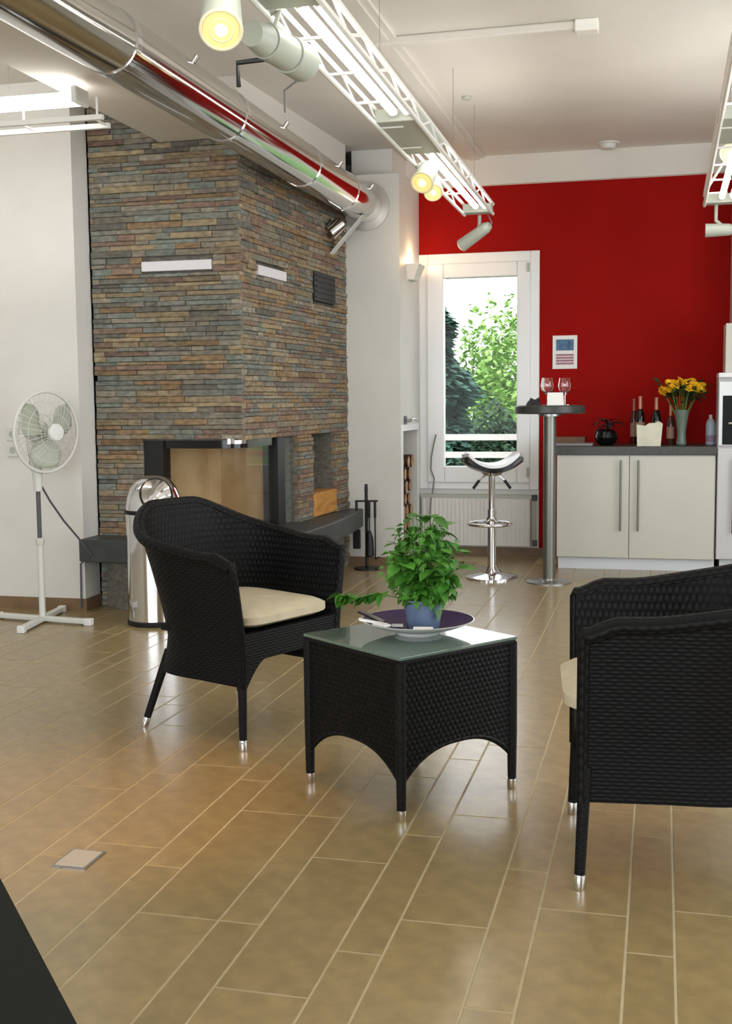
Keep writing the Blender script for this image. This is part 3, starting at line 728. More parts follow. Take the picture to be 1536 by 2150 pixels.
# right truss (its edge shows)
RL, RN = F(1478, 432, TZ), F(1536, 203, TZ); Rd = Vector((.004, 1, 0)).normalized()
t2 = thing('light_truss', 'white lighting truss at the right edge with lit tubes', 'light truss', (RL.x+.1, 6.0, TZ))
def L2(y): return Vector((RL.x+.005*(y-RL.y), y, TZ))
def R2(y): return L2(y)+Vector((.21, 0, 0))
truss(t2, L2, R2, 2.2, RL.y, [(RL.y-.10, RL.y), (5.7, 6.25)], [(3.0, 5.6), (6.35, RL.y-.16)], .46)
for yy in (3.4, 5.2, 7.2): m_ = (L2(yy)+R2(yy))/2; G().cyl(m_+up*.065, (m_.x, m_.y, CZ-.003), .0014, n=6).build('suspension_wire', WIRE, t2, True)
c = AY(1532, 322, RL.y-.75); s_ = thing('spotlight', 'lit halogen spotlight on the right truss at the picture edge', 'spotlight', tuple(c))
aim = Vector((-.25, -.75, -.6)).normalized(); lamp_head(s_, c-aim*.13, c, .062); G().tube([c-aim*.1, L2(c.y+.05)], .009).build('arm', LAMPG, s_, True)
c = (L2(RL.y)+R2(RL.y))/2; e1, e2 = AY(1530, 482, RL.y), AY(1480, 484, RL.y)
s_ = thing('spotlight', 'grey spotlight hanging from the far end of the right truss', 'spotlight', tuple(c))
G().tube([c+Vector((-.03, 0, 0)), c+Vector((-.03, 0, -.1)), e1-up*.01], .012).build('arm', LAMPG, s_, True); lamp_head(s_, e1, e2, .045, False)

# left truss running across (lit)
YT = 5.35
pa, pb = AY(0, 260, YT), AY(216, 247, YT)
TZL = (pa.z+pb.z)/2
t3 = thing('light_truss', 'white lighting truss across the bay left of the ceiling beam', 'light truss', (pa.x, YT, TZL))
zt = AY(80, 213, YT+.06).z; xe = AY(160, 212, YT+.06).x
G().box((-5.6, YT-.012, TZL-.012), (pb.x, YT+.012, TZL+.012)).build('chord', TRUSSM, t3)
G().box((-5.6, YT+.16, TZL-.012), (pb.x-.05, YT+.184, TZL+.012)).build('chord', TRUSSM, t3)
xx = pb.x-.06
while xx > -5.5:
    G().tube([(xx, YT, TZL), (xx, YT+.17, TZL)], .006, 6).build('cross_bar', TRUSSM, t3, True); G().tube([(xx, YT+.06, TZL), (xx, YT+.06, zt)], .006, 6).build('lacing', TRUSSM, t3, True); xx -= .4
for a_, b_ in ((-5.5, -4.35), (-4.3, xe)):
    for yy, zz in ((YT+.03, 0), (YT+.11, .0)): G().cyl((a_, yy, zt+zz), (b_, yy, zt+zz), .026, n=16).build('fluorescent_tube', TUBE, t3, True)
    G().box((a_-.02, YT, zt-.03), (a_, YT+.14, zt+.05)).build('tube_holder', PLASTW, t3); G().box((b_, YT, zt-.03), (b_+.03, YT+.14, zt+.05)).build('tube_holder', PLASTW, t3, bevel=.008)
for xx in (-5.2, -4.0, -3.2): G().cyl((xx, YT+.1, zt+.05), (xx, YT+.1, CZ-.003), .0014, n=6).build('suspension_wire', WIRE, t3, True)

# ------------------------------------------------------------------ kitchen
KX0, KX1 = AY(1168, 1000, YK).x, AY(1502, 1000, YK).x; KM = AY(1320, 1050, YK).x
t = thing('base_cabinet', 'cream two door base cabinet under the dark worktop', 'cabinet', ((KX0+KX1)/2, YK+.3, 0))
G().box((KX0, YK+.02, .09), (KX1, YF-.005, .868)).build('carcass', CREAM, t)
G().box((KX0+.01, YK+.05, 0), (KX1, YF-.02, .09)).build('plinth', mat('plinth_white', (220, 224, 230), .3), t)
for a, b, hx in ((KX0+.003, KM-.003, AY(1302, 1040, YK).x), (KM+.003, KX1-.006, AY(1339, 1040, YK).x)):
    d = G().box((a, YK, .095), (b, YK+.02, .862)).build('door', CREAM, t, bevel=.002)
    z0, z1 = .30, .83
    G().tube([(hx, YK-.03, z0), (hx, YK-.03, z1)], .0075, 10).tube([(hx, YK, z0+.04), (hx, YK-.03, z0+.04)], .005).tube([(hx, YK, z1-.04), (hx, YK-.03, z1-.04)], .005).build('handle', POLE, d, True)
WZ = .932
tag(G().box((KX0-.02, YK-.02, .869), (KX1+.005, YF-.002, WZ)).build('worktop', WTOP, None, bevel=.004), 'dark grey worktop on the cream base cabinet', 'worktop')
TX0, TX1 = KX1+.008, KX1+.60
t = thing('oven_tower', 'tall cream kitchen unit with built in black oven at the right edge', 'kitchen unit', (TX0+.3, YK+.3, 0))
G().box((TX0, YK, .1), (TX1, YC+.44, 1.43)).build('carcass', mat('unit_side_grey', (196, 192, 196), .4), t)
G().box((TX0+.03, YK+.05, 0), (TX1, YC+.44, .1)).build('plinth', MATS['plinth_white'], t)
G().box((TX0+.004, YK-.02, .105), (TX1, YK, .92)).build('door', mat('unit_door_grey', (206, 205, 208), .35), t, bevel=.002)
ov = G().box((TX0+.006, YK-.022, .94), (TX1-.03, YK, 1.40)).build('oven', STEEL, t)
G().box((TX0+.03, YK-.028, .945), (TX1-.045, YK-.02, 1.30)).build('oven_glass', DARKGL, ov)
G().tube([(TX0+.07, YK-.06, 1.10), (TX1-.07, YK-.06, 1.10)], .009).tube([(TX0+.08, YK-.06, 1.10), (TX0+.08, YK-.02, 1.10)], .006).build('oven_handle', CHROME, ov, True)
for zz in (1.15, 1.05): G().cyl((TX0+.14, YK-.045, zz), (TX0+.14, YK-.02, zz), .02).build('oven_knob', CHROME, ov, True)
G().tube([(TX0+.115, YK-.05, .30), (TX0+.115, YK-.05, .84)], .009).build('door_handle', BLACKM, t, True)
G().box((TX0-.0, YK-.03, 1.432), (TX1, YC+.44, 1.465)).build('cornice', PVC, t)
G().box((TX0+.045, YK, 1.466), (TX1, YC+.44, 1.82)).build('upper_cabinet', CREAM, t)
# picture on the red wall
pa, pb = AY(1160, 705, YF), AY(1211, 774, YF)
t = thing('wall_notice', 'small white notice with blue and pink printed blocks on the red wall', 'notice', ((pa.x+pb.x)/2, YF-.004, pb.z))
G().box((pa.x, YF-.008, pb.z), (pb.x, YF-.001, pa.z)).build('sheet', PAPER, t)
wv, hv = pb.x-pa.x, pa.z-pb.z
def printblk(nm, u0, u1, v0, v1, c, c2):
    G().box((pa.x+wv*u0, YF-.0095, pb.z+hv*v0), (pa.x+wv*u1, YF-.008, pb.z+hv*v1)).build(nm, mat(nm+'_ink', c, .8, c2=c2, vscale=22), t)
printblk('blue_photo_print', .14, .86, .55, .88, (96, 140, 168), (70, 84, 120))
for i in range(4): printblk('pink_text_print', .14, .86, .13+.085*i, .19+.085*i, (178, 128, 142), (160, 112, 130))

# bar table
BX = F(1152, 1222); BX = Vector((BX.x, BX.y, 0)); BH = 1.245
t = thing('bar_table', 'tall bar table with round dark top on a grey pole', 'bar table', (BX.x, BX.y, 0))
G().lathe([(.01, BH-.058), (.235, BH-.058), (.243, BH-.05), (.243, BH-.008), (.235, BH), (.01, BH)], 48, (BX.x, BX.y, 0)).build('table_top', WTOP, t, True)
G().cyl((BX.x, BX.y, .01), (BX.x, BX.y, BH-.058), .044, n=32).build('pole', POLE, t, True)
G().lathe([(.16, 0), (.16, .008), (.06, .016), (.048, .03), (.045, .03)], 40, (BX.x, BX.y, 0)).build('base_plate', STEEL, t, True)
G().cyl((BX.x, BX.y, BH-.075), (BX.x, BX.y, BH-.058), .08, n=28).build('top_flange', STEEL, t, True)
def wine_glass(x, y, z, lb):
    prof = [(.032, 0), (.032, .003), (.005, .008), (.0045, .06), (.012, .068), (.034, .09), (.04, .115), (.034, .15), (.031, .165)]
    k_ = 1.15; prof = [(a*k_, b*k_) for a, b in prof]
    inn = [(a*1.15, b*1.15) for a, b in [(.0295, .165), (.0325, .148), (.038, .115), (.032, .092), (.011, .072), (.0002, .07)]]
    o = G().lathe(prof+inn, 28, (x, y, z)).build('wine_glass', GLASS, None, True)
    tag(o, lb, 'wine glass', 'wine glasses on the bar table')
p = AY(1150, 846, BX.y); wine_glass(p.x, BX.y-.06, BH, 'clear wine glass on the bar table nearer the window')
p = AY(1184, 846, BX.y); wine_glass(p.x, BX.y+.03, BH, 'clear wine glass on the bar table nearer the counter')
p = AY(1166, 846, BX.y-.13)
t = thing('menu_stand', 'small white card stand on the bar table beside the wine glasses', 'card stand', (p.x, p.y, BH))
G().box((p.x-.06, p.y-.03, BH), (p.x+.06, p.y+.03, BH+.006)).build('foot', CERAM, t)
G().add([(p.x-.055, p.y-.025, BH+.006), (p.x+.055, p.y-.025, BH+.006), (p.x+.05, p.y+.0, BH+.088), (p.x-.05, p.y+.0, BH+.088), (p.x-.055, p.y+.025, BH+.006), (p.x+.055, p.y+.025, BH+.006)],
        [(0,1,2,3),(5,4,3,2),(0,3,4),(1,5,2),(0,4,5,1)]).build('card', PAPER, t)
p = AY(1120, 846, BX.y-.06)
g = G()
for i in range(5):
    a = i*1.25; g.add([(p.x-.05+.015*i, p.y-.05, BH+.002), (p.x+.05, p.y-.04+.01*i, BH+.003), (p.x+.03, p.y+.04, BH+.02+.012*i), (p.x-.045+.02*i, p.y+.045, BH+.03+.006*i)], [(0,1,2,3)])
g.add([(p.x-.05, p.y-.05, BH), (p.x+.05, p.y-.05, BH), (p.x+.05, p.y+.05, BH), (p.x-.05, p.y+.05, BH), (p.x-.02, p.y, BH+.055), (p.x+.02, p.y+.01, BH+.03)], [(3,2,1,0),(0,1,5,4),(1,2,5),(2,3,4,5),(3,0,4)])
tag(g.build('folded_napkin', mat('dark_cloth', (52, 50, 54), .9)), 'dark folded napkin at the window side of the bar table', 'napkin')

# bar stool
SX = F(1032, 1213); SX = Vector((SX.x, SX.y, 0))
t = thing('bar_stool', 'chrome bar stool with curved white and black seat in front of the window', 'stool', (SX.x, SX.y, 0))
G().lathe([(.19, 0), (.19, .012), (.16, .022), (.07, .04), (.045, .07), (.035, .09), (.03, .09)], 48, (SX.x, SX.y, 0)).build('base', CHROME, t, True)
G().cyl((SX.x, SX.y, .06), (SX.x, SX.y, .50), .031, n=28).cyl((SX.x, SX.y, .50), (SX.x, SX.y, .765), .024, n=28).build('column', CHROME, t, True)
rx = r0
pts = []
for i in range(25):
    a = PI+0.2+(PI-0.4)*i/24-PI/2+.25; 
    pts.append((SX.x+.155*math.cos(a)*1.0, SX.y-.12+.13*math.sin(a), .40))
ringp = [(SX.x+.15*math.cos(2*PI*i/36), SX.y-.11+.15*math.sin(2*PI*i/36), .405) for i in range(36)]
G().tube(ringp, .011, 10, closed=True).build('foot_ring', CHROME, t, True)
G().cyl((SX.x, SX.y, .37), (SX.x, SX.y, .44), .04, n=24).build('foot_collar', CHROME, t, True)
def seat_surface(off, th, w_, dp, mt, nm):
    g = G(); nu, nv = 24, 10
    for side in (0, 1):
        vs = []
        for i in range(nu+1):
            u = -1+2*i/nu
            for j in range(nv+1):
                v = -1+2*j/nv
                x = w_*u*math.sqrt(max(0, 1-.30*v*v)); y = dp*v*math.sqrt(max(0, 1-.30*u*u))
                z = .79+.085*abs(u)**2.2+.012*(v*v)+off-(th if side else 0)
                q = SX+r0*x+f0*y; vs.append((q.x, q.y, z))
        fs = [(i*(nv+1)+j, (i+1)*(nv+1)+j, (i+1)*(nv+1)+j+1, i*(nv+1)+j+1) for i in range(nu) for j in range(nv)]
        g.add(vs, fs if not side else [f[::-1] for f in fs])
    N_ = (nu+1)*(nv+1); bd = [i*(nv+1) for i in range(nu+1)]+[nu*(nv+1)+j for j in range(1, nv+1)]+[i*(nv+1)+nv for i in range(nu-1, -1, -1)]+[j for j in range(nv-1, 0, -1)]
    for k in range(len(bd)):
        a, b = bd[k], bd[(k+1) % len(bd)]; g.f.append((a+N_, b+N_, b, a)); g.mi.append(0)
    return g.build(nm, mt, t, True)
seat_surface(.0, .03, .225, .19, BLKG, 'seat_shell')
seat_surface(.026, .024, .215, .18, mat('white_vinyl', (236, 236, 236), .3), 'seat_pad')
G().lathe([(.06, .745), (.09, .775), (.09, .785)], 24, (SX.x, SX.y, 0)).build('seat_plate', CHROME, t, True)
for s in (-1, 1):
    a = SX+r0*(.04*s)+up*.75; b = SX+r0*(.09*s)+up*.71; c = SX+r0*(.135*s)+up*.65
    o = G().tube([a, b], .006).build('lever', CHROME, t, True); G().tube([b, c], .011).build('lever_grip', BLACKM, o, True)

# ------------------------------------------------------------------ worktop things
def onw(x, Y): p = AY(x, 900, Y); return p.x, Y, WZ
x, y, z = onw(1362, 8.99)
g = G(); prof = [(-.085, 0), (.085, 0), (.098, .165), (.07, .185), (.045, .172), (.0, .17), (-.03, .15), (-.09, .16)]
n = len(prof); vs = [(x+a, y-.04, z+b) for a, b in prof]+[(x+a, y+.05, z+b) for a, b in prof]
g.add(vs, [tuple(range(n)), tuple(range(2*n-1, n-1, -1))]+[(i, n+i, n+(i+1) % n, (i+1) % n) for i in range(n)])
tag(g.build('paper_bag', mat('bag_paper', (222, 220, 200), .8, var=.06, vscale=14)), 'white open paper bag standing on the worktop before the bottles', 'bag')
def bottle(px_, Y, hgt, label, glassc, cap, r=.037):
    x, y, z = onw(px_, Y); t = thing('bottle', label, 'bottle', (x, y, z), 0, 'bottles behind the paper bag')
    G().lathe([(r*.9, 0), (r, .01), (r, hgt*.56), (r*.8, hgt*.66), (r*.38, hgt*.74), (r*.36, hgt*.78)], 24, (x, y, z)).build('body', glassc, t, True)
    G().lathe([(r*.40, hgt*.70), (r*.38, hgt*.96), (r*.42, hgt*.965), (r*.42, hgt), (.001, hgt)], 20, (x, y, z)).build('neck_foil', cap, t, True)
    G().lathe([(r*1.01, hgt*.16), (r*1.01, hgt*.46)], 24, (x, y, z)).build('paper_label', mat('bottle_label', (150, 120, 104), .7), t, True)
FOIL = mat('copper_foil', (196, 136, 112), .4, .3); DGL = mat('dark_bottle_glass', (22, 20, 16), .08)
bottle(1343, 9.36, .37, 'dark wine bottle with copper foil neck at the left of the bag', DGL, FOIL)
bottle(1377, 9.28, .36, 'dark wine bottle with copper foil neck behind the bag', DGL, FOIL)
bottle(1407, 9.22, .30, 'slim brown bottle between the bag and the flower vase', mat('brown_bottle_glass', (70, 40, 30), .1), FOIL, .03)
bottle(1330, 9.45, .35, 'reddish bottle against the red wall left of the bag', mat('red_bottle_glass', (74, 30, 22), .1), mat('rose_foil', (170, 110, 90), .4), .028)
x, y, z = onw(1430, 9.14)
tag(G().lathe([(.034, 0), (.04, .01), (.033, .05), (.032, .1), (.046, .2), (.056, .265), (.05, .265), (.04, .2), (.026, .1), (.026, .02), (.001, .02)], 28, (x, y, z)).build('flower_vase', GREYV, None, True), 'grey green slender vase holding the yellow flowers', 'vase')
bq = thing('flower_bouquet', 'bouquet of yellow daisy flowers with dark leaves in the vase', 'flowers', (x, y, z+.2))
rd = random.Random(4); hz = z+.40
fm = G()
for ring_, (nn, rr, zz) in enumerate(((13, .019, .0), (9, .013, .006))):
    for i in range(nn):
        a = 2*PI*i/nn+ring_*.3; d = Vector((math.cos(a), math.sin(a), 0)); s = Vector((-d.y, d.x, 0))*.006
        fm.add([d*.003+up*zz, d*rr+s+up*(zz+.004), d*(rr*1.45)+up*zz, d*rr-s+up*(zz+.004)], [(0,1,2,3)])
fm.ball((0, 0, .006), .008, 8, 5)
fl0 = fm.build('flower', YEL, bq, world=False)
for i in range(46):
    a = rd.uniform(0, 2*PI); u = rd.random()**.6; q = .165*u
    dome = .20+.075*math.sqrt(max(0, 1-u*u))*1.25+rd.uniform(-.012, .012)
    o = fl0 if i == 0 else inst(fl0, 'flower', bq, (0, 0, 0))
    o.location = (q*math.cos(a), q*math.sin(a)*.8, dome-.02); o.rotation_euler = (rd.uniform(.2, .7)+.3, rd.uniform(-.4, .4)+.6*u*math.cos(a), rd.uniform(0, 3)); s = rd.uniform(1.3, 1.8); o.scale = (s, s, s)
    if i % 2 == 0: G().tube([(x+.01*math.cos(a), y+.01*math.sin(a), z+.14), (x+q*.5*math.cos(a), y+q*.4*math.sin(a), z+.28), (x+q*math.cos(a), y+q*.8*math.sin(a), z+.2+dome-.025)], .003, 5).build('stem', STEM, bq, True)
lm = G().add([(0,0,0),(.03,.018,.006),(.07,.0,-.004),(.03,-.018,.006)], [(0,1,2,3)]).build('leaf', DLEAF, bq, world=False)
for i in range(120):
    a = rd.uniform(0, 2*PI); q = rd.uniform(.02, .16); o = lm if i == 0 else inst(lm, 'leaf', bq, (0, 0, 0))
    o.location = (q*math.cos(a), q*math.sin(a)*.8, .09+.5*q+rd.uniform(0, .10)); o.rotation_euler = (rd.uniform(-.6, .6), rd.uniform(-.9, .5), a+rd.uniform(-.6, .6)); s = rd.uniform(.7, 1.3); o.scale = (s, s, s)
x, y, z = onw(1491, 9.30)
t = thing('soap_bottle', 'pale blue plastic bottle on the worktop beside the oven tower', 'bottle', (x, y, z))
G().lathe([(.034, 0), (.036, .01), (.036, .15), (.028, .18), (.014, .195)], 24, (x, y, z)).build('body', mat('pale_blue_plastic', (168, 184, 196), .3), t, True)
G().cyl((x, y, z+.195), (x, y, z+.225), .013, n=14).build('cap', PLASTW, t, True)
G().lathe([(.0365, .02), (.0365, .07)], 24, (x, y, z)).build('label_band', mat('mauve_label', (150, 132, 150), .6), t, True)
x, y, z = onw(1272, 9.16)
pt = thing('black_planter', 'round glossy black pot with dark drooping leaves on the worktop', 'pot plant', (x, y, z))
G().lathe([(.045, 0), (.075, .02), (.09, .06), (.075, .105), (.05, .12), (.045, .115), (.06, .09), (.001, .08)], 28, (x, y, z)).build('pot', BLKG, pt, True)
lm2 = G().add([(0,0,0),(.05,.016,.02),(.11,.013,.0),(.15,.0,-.04),(.11,-.013,.0),(.05,-.016,.02)], [(0,1,5),(1,2,4,5),(2,3,4)]).build('leaf', mat('purple_black_leaf', (40, 30, 32), .5), pt, world=False)
for i in range(26):
    o = lm2 if i == 0 else inst(lm2, 'leaf', pt, (0, 0, 0)); a = rd.uniform(0, 2*PI)
    o.location = (.02*math.cos(a), .02*math.sin(a), rd.uniform(.11, .18)); o.rotation_euler = (rd.uniform(-.3, .3), rd.uniform(-.55, .0), a); s = rd.uniform(.6, 1.0); o.scale = (s, s, s)
G().cyl((x, y, z+.08), (x, y, z+.19), .012, .006, 8).build('stem', BARK, pt, True)
x, y, z = onw(1212, 9.1)
tag(G().box((x-.17, y-.13, z), (x+.12, y+.1, z+.02)).build('serving_tray', mat('grey_tray', (132, 130, 130), .35), None, bevel=.005), 'flat grey tray at the left end of the worktop', 'tray')
x2, y2, z2 = onw(1196, 9.28)
tag(G().box((x2-.12, y2-.06, z2+.0), (x2+.12, y2+.1, z2+.06)).build('cutting_board_stack', mat('board_wood', (118, 84, 60), .6, var=.2, vscale=8), None, bevel=.006), 'brown wooden board block behind the grey tray', 'cutting board')

# ------------------------------------------------------------------ rattan armchairs (local: +x front, z up)
def make_chair(label):
    t = thing('rattan_armchair', label, 'armchair', (0, 0, 0), 0, 'dark rattan armchairs')
    hw, xf, xb = .272, .262, -.262
    def plan(s):   # s 0..1 left front -> back -> right front : point and outward normal
        pts = PL; k = s*(len(pts)-1); i = min(int(k), len(pts)-2); u = k-i
        p = pts[i]*(1-u)+pts[i+1]*u; d = (pts[i+1]-pts[i]).normalized(); return p, Vector((-d.y, d.x, 0))*-1
    PL = []
    for i in range(11): PL.append(Vector((xf+(0-xf)*i/10*1.0, hw, 0)))
    for i in range(1, 21):
        a = PI/2*i/20; PL.append(Vector((-.0-.262*math.sin(a)**.9, hw*math.cos(a)**.62, 0)))
    PL = PL+[Vector((p.x, -p.y, 0)) for p in PL[-2::-1]]
    # resample evenly
    ln = [0]
    for i in range(1, len(PL)): ln.append(ln[-1]+(PL[i]-PL[i-1]).length)
    T = ln[-1]; K = 84; RS = []
    for k in range(K+1):
        q = T*k/K; i = max(0, min(len(PL)-2, next((j for j in range(len(ln)-1) if ln[j+1] >= q-1e-9), len(PL)-2)))
        u = (q-ln[i])/max(1e-9, ln[i+1]-ln[i]); RS.append(PL[i].lerp(PL[i+1], u))
    NM = []
    for k in range(K+1):
        d = (RS[min(k+1, K)]-RS[max(k-1, 0)]).normalized(); NM.append(Vector((d.y, -d.x, 0))*-1)
    if NM[0].y < 0: NM = [-v for v in NM]
    ss = lambda a, b, v: (lambda q: q*q*(3-2*q))(max(0, min(1, (v-a)/(b-a))))
    def top(k):
        x = RS[k].x; y = abs(RS[k].y); return .715+.045*ss(.12, -.25, x)+(.11*ss(.272, .09, y) if x < 0 else 0)-.03*ss(.17, .262, x)
    def back(k): return ss(.05, -.24, RS[k].x)
    def off(k, z):
        b = back(k); u = max(0, (z-.36)/.5); lo = max(0, (.36-z)/.16)
        return (.08*(1-b)+.125*b)*u**1.25+(.004+.03*b)*lo
    ZB = .235; ROWS = 12; th = .022
    out, inn, uo = [], [], []
    for k in range(K+1):
        for r in range(ROWS+1):
            z = ZB+(top(k)-ZB)*r/ROWS; p = RS[k]+NM[k]*off(k, z); out.append(Vector((p.x, p.y, z))); q = p-NM[k]*th; inn.append(Vector((q.x, q.y, z))); uo.append((T*k/K, z))
    g = G(); R1 = ROWS+1
    fo = [(k*R1+r, k*R1+r+1, (k+1)*R1+r+1, (k+1)*R1+r) for k in range(K) for r in range(ROWS)]
    g.add(out, fo, 0, uo); g.add(inn, [f[::-1] for f in fo], 1, uo)
    g.add([v for k in range(K+1) for v in (out[k*R1], inn[k*R1])], [(2*k, 2*k+1, 2*k+3, 2*k+2) for k in range(K)], 0)
    g.add([out[r] for r in range(R1)]+[inn[r] for r in range(R1)], [(r, R1+r, R1+r+1, r+1) for r in range(ROWS)], 0)
    g.add([out[K*R1+r] for r in range(R1)]+[inn[K*R1+r] for r in range(R1)], [(r+1, R1+r+1, R1+r, r) for r in range(ROWS)], 0)
    g.build('woven_shell', [WICK_OUT, WICK_IN], t, True)
    rim = []
    for k in range(K+1): p = out[k*R1+ROWS]; rim.append(p+NM[k]*(.0)+Vector((0, 0, .004)))
    fr = lambda k: [out[k*R1+r]+Vector((.004, 0, 0)) for r in range(0, ROWS+1)]
    path = fr(0)+rim+fr(K)[::-1]
    rad = [.016]*R1+[.024]*(K+1)+[.016]*R1
    G().tube(path, rad, 10).build('rolled_rim', WICK_RIM, t, True)
    # front panel with arched lower edge
    g = G(); n = 24; v1 = []; uv = []
    for i in range(n+1):
        y = -hw+2*hw*i/n; a = abs(y)/hw
        zb = .335 if a < .55 else .335-(.335-.215)*((a-.55)/.45)**1.6
        for xx in (xf+.008, xf-.014):
            for z in (zb, .435): v1.append((xx, y, z)); uv.append((y, z))
    fs = []
    for i in range(n):
        b0, b1 = i*4, (i+1)*4
        fs += [(b0, b1, b1+1, b0+1), (b0+2, b0+3, b1+3, b1+2), (b0, b0+2, b1+2, b1), (b0+1, b1+1, b1+3, b0+3)]
    g.add(v1, fs, 0, uv); g.build('front_panel', WICK_OUT, t, True)
    G().tube([(xf-.003, -hw+2*hw*i/n, (lambda a: .335 if a < .55 else .335-(.335-.215)*((a-.55)/.45)**1.6)(abs(-1+2*i/n))) for i in range(n+1)], .011, 8).build('arch_edge', WICK_RIM, t, True)
    G().box((-.2, -.25, .40), (xf-.01, .25, .425)).build('seat_deck', LEGM, t)
    # cushion
    g = G(); nu, nv = 14, 14
    def cpt(u, v, s):
        x = -.23+.508*u; y = (-.252+.504*v)
        if x < -.05: y *= 1-.25*((-.05-x)/.18)**2
        if u > .8: y *= 1-.09*((u-.8)/.2)**2.5
        if abs(v-.5) > .3: x -= .03*((abs(v-.5)-.3)/.2)**2.5*(u > .5)
        e = min(1, 6*min(u, 1-u))*min(1, 6*min(v, 1-v)); e = max(0, e)**.35
        zc = .476; hh = .014+.022*e
        return (x, y, zc+(hh if s else -hh)+(.012*(1-u) if s else 0))
    for s in (1, 0):
        vs = [cpt(i/nu, j/nv, s) for i in range(nu+1) for j in range(nv+1)]
        fs = [(i*(nv+1)+j, (i+1)*(nv+1)+j, (i+1)*(nv+1)+j+1, i*(nv+1)+j+1) for i in range(nu) for j in range(nv)]
        g.add(vs, fs if s else [f[::-1] for f in fs])
    N_ = (nu+1)*(nv+1); bd = [i*(nv+1) for i in range(nu+1)]+[nu*(nv+1)+j for j in range(1, nv+1)]+[i*(nv+1)+nv for i in range(nu-1, -1, -1)]+[j for j in range(nv-1, 0, -1)]
    for k in range(len(bd)):
        a, b = bd[k], bd[(k+1) % len(bd)]; g.f.append((a+N_, b+N_, b, a)); g.mi.append(0)
    o = g.build('seat_cushion', BEIGE, t, True); o['label'] = 'flat beige cloth seat cushion'
    for sx in (1, -1):
        for sy_ in (1, -1):
            tp = Vector((xf-.005, sy_*(hw-.004), .33)) if sx > 0 else Vector((-.205, sy_*.205, .31))
            bt = Vector((.272, sy_*.286, .0)) if sx > 0 else Vector((-.285, sy_*.276, .0))
            k = .035/.33; cp_ = bt.lerp(tp, .115)
            lg = G().tube([cp_, tp], [.0145, .018], 12).build('leg', LEGM, t, True)
            G().tube([bt, bt.lerp(tp, .02), cp_, bt.lerp(tp, .125)], [.0135, .015, .0155, .0145], 14).build('foot_cap', CHROME, lg, True)
    return t
c1 = make_chair('dark rattan armchair with beige cushion between the chrome bin and the side table')
c2 = copy_tree(c1); c2['label'] = 'dark rattan armchair turned left at the right edge of the picture'
for ch in c2.children:
    if ch.name.startswith('seat_cushion'): ch.location = (.036, 0, .012)
c1.location = (-1.625, 4.385, 0); c1.rotation_euler = (0, 0, -.4136)
c2.location = (.046, 3.355, 0); c2.rotation_euler = (0, 0, PI+.105)

# ------------------------------------------------------------------ rattan side table
q1, q2, q3 = F(657, 1640), F(831, 1730), F(1070, 1658)
ctr = (q1+q3)/2; ang = math.atan2((q3-q2).y, (q3-q2).x)
TS, TH = .247, .512
t = thing('rattan_side_table', 'square dark rattan side table with glass top between the armchairs', 'table', (ctr.x, ctr.y, 0), ang)
for k in range(4):
    R_ = Matrix.Rotation(k*PI/2, 4, 'Z'); g = G(); n = 28; v1 = []; uv = []; cur = []
    for i in range(n+1):
        y = -TS+2*TS*i/n; a = abs(y)/TS
        zb = .215-.105*a**2.6 if a < .93 else .125
        for xx in (TS, TS-.02):
            for z in (zb, TH-.012): v1.append(R_ @ Vector((xx, y, z))); uv.append((y, z))
        cur.append(R_ @ Vector((TS-.008, y, zb)))
    fs = []
    for i in range(n):
        b0, b1 = i*4, (i+1)*4
        fs += [(b0, b1, b1+1, b0+1), (b0+2, b0+3, b1+3, b1+2), (b0, b0+2, b1+2, b1), (b0+1, b1+1, b1+3, b0+3)]
    g.add(v1, fs, 0, uv); g.build('woven_panel', wicker('wicker_table', 100, 60, (14, 14, 15), (9, 9, 10)), t, True, world=False)
    G().tube(cur, .010, 8).build('arch_edge', WICK_RIM, t, True, world=False)
    c_ = R_ @ Vector((TS-.006, TS-.006, 0))
    lg = G().tube([c_+up*.035, c_+up*.2, c_+up*(TH-.014)], [.0145, .017, .017], 14).build('leg', LEGM, t, True, world=False)
    G().tube([c_, c_+up*.004, c_+up*.036], [.0135, .0155, .0155], 16).build('foot_cap', CHROME, lg, True, world=False)
G().box((-TS-.004, -TS-.004, TH-.02), (TS+.004, TS+.004, TH-.006)).build('top_frame', LEGM, t, world=False, bevel=.004)
o = G().box((-TS-.006, -TS-.006, TH-.006), (TS+.006, TS+.006, TH+.004)).build('glass_top', BGLASS, t, world=False, bevel=.002); o['label'] = 'green tinted glass top'

# plate, basil, small packets
TT = TH+.004
pc = Vector((-.782, 3.80, TT))
t = thing('plate', 'wide shallow white plate with plum purple inside under the basil pot', 'plate', tuple(pc))
G().lathe([(.07, 0), (.075, .004), (.08, .012), (.14, .028), (.185, .046), (.19, .05), (.186, .0505)], 48, pc, caps=False).build('underside', CERAM, t, True)
G().lathe([(.186, .0505), (.18, .048), (.14, .034), (.085, .018), (.001, .014)], 48, pc, caps=False).build('inside', PLUM, t, True)
pp = pc+Vector((.015, .02, .016))
t = thing('basil_plant', 'bushy green basil plant in a blue grey pot on the plate', 'potted plant', tuple(pp))
G().lathe([(.052, 0), (.055, .004), (.064, .085), (.067, .088), (.067, .1), (.063, .1), (.06, .086)], 36, pp, caps=False).build('pot', POTM, t, True)
G().lathe([(.061, .084), (.001, .087)], 24, pp, caps=False).build('soil', SOIL, t, True)
rd = random.Random(21)
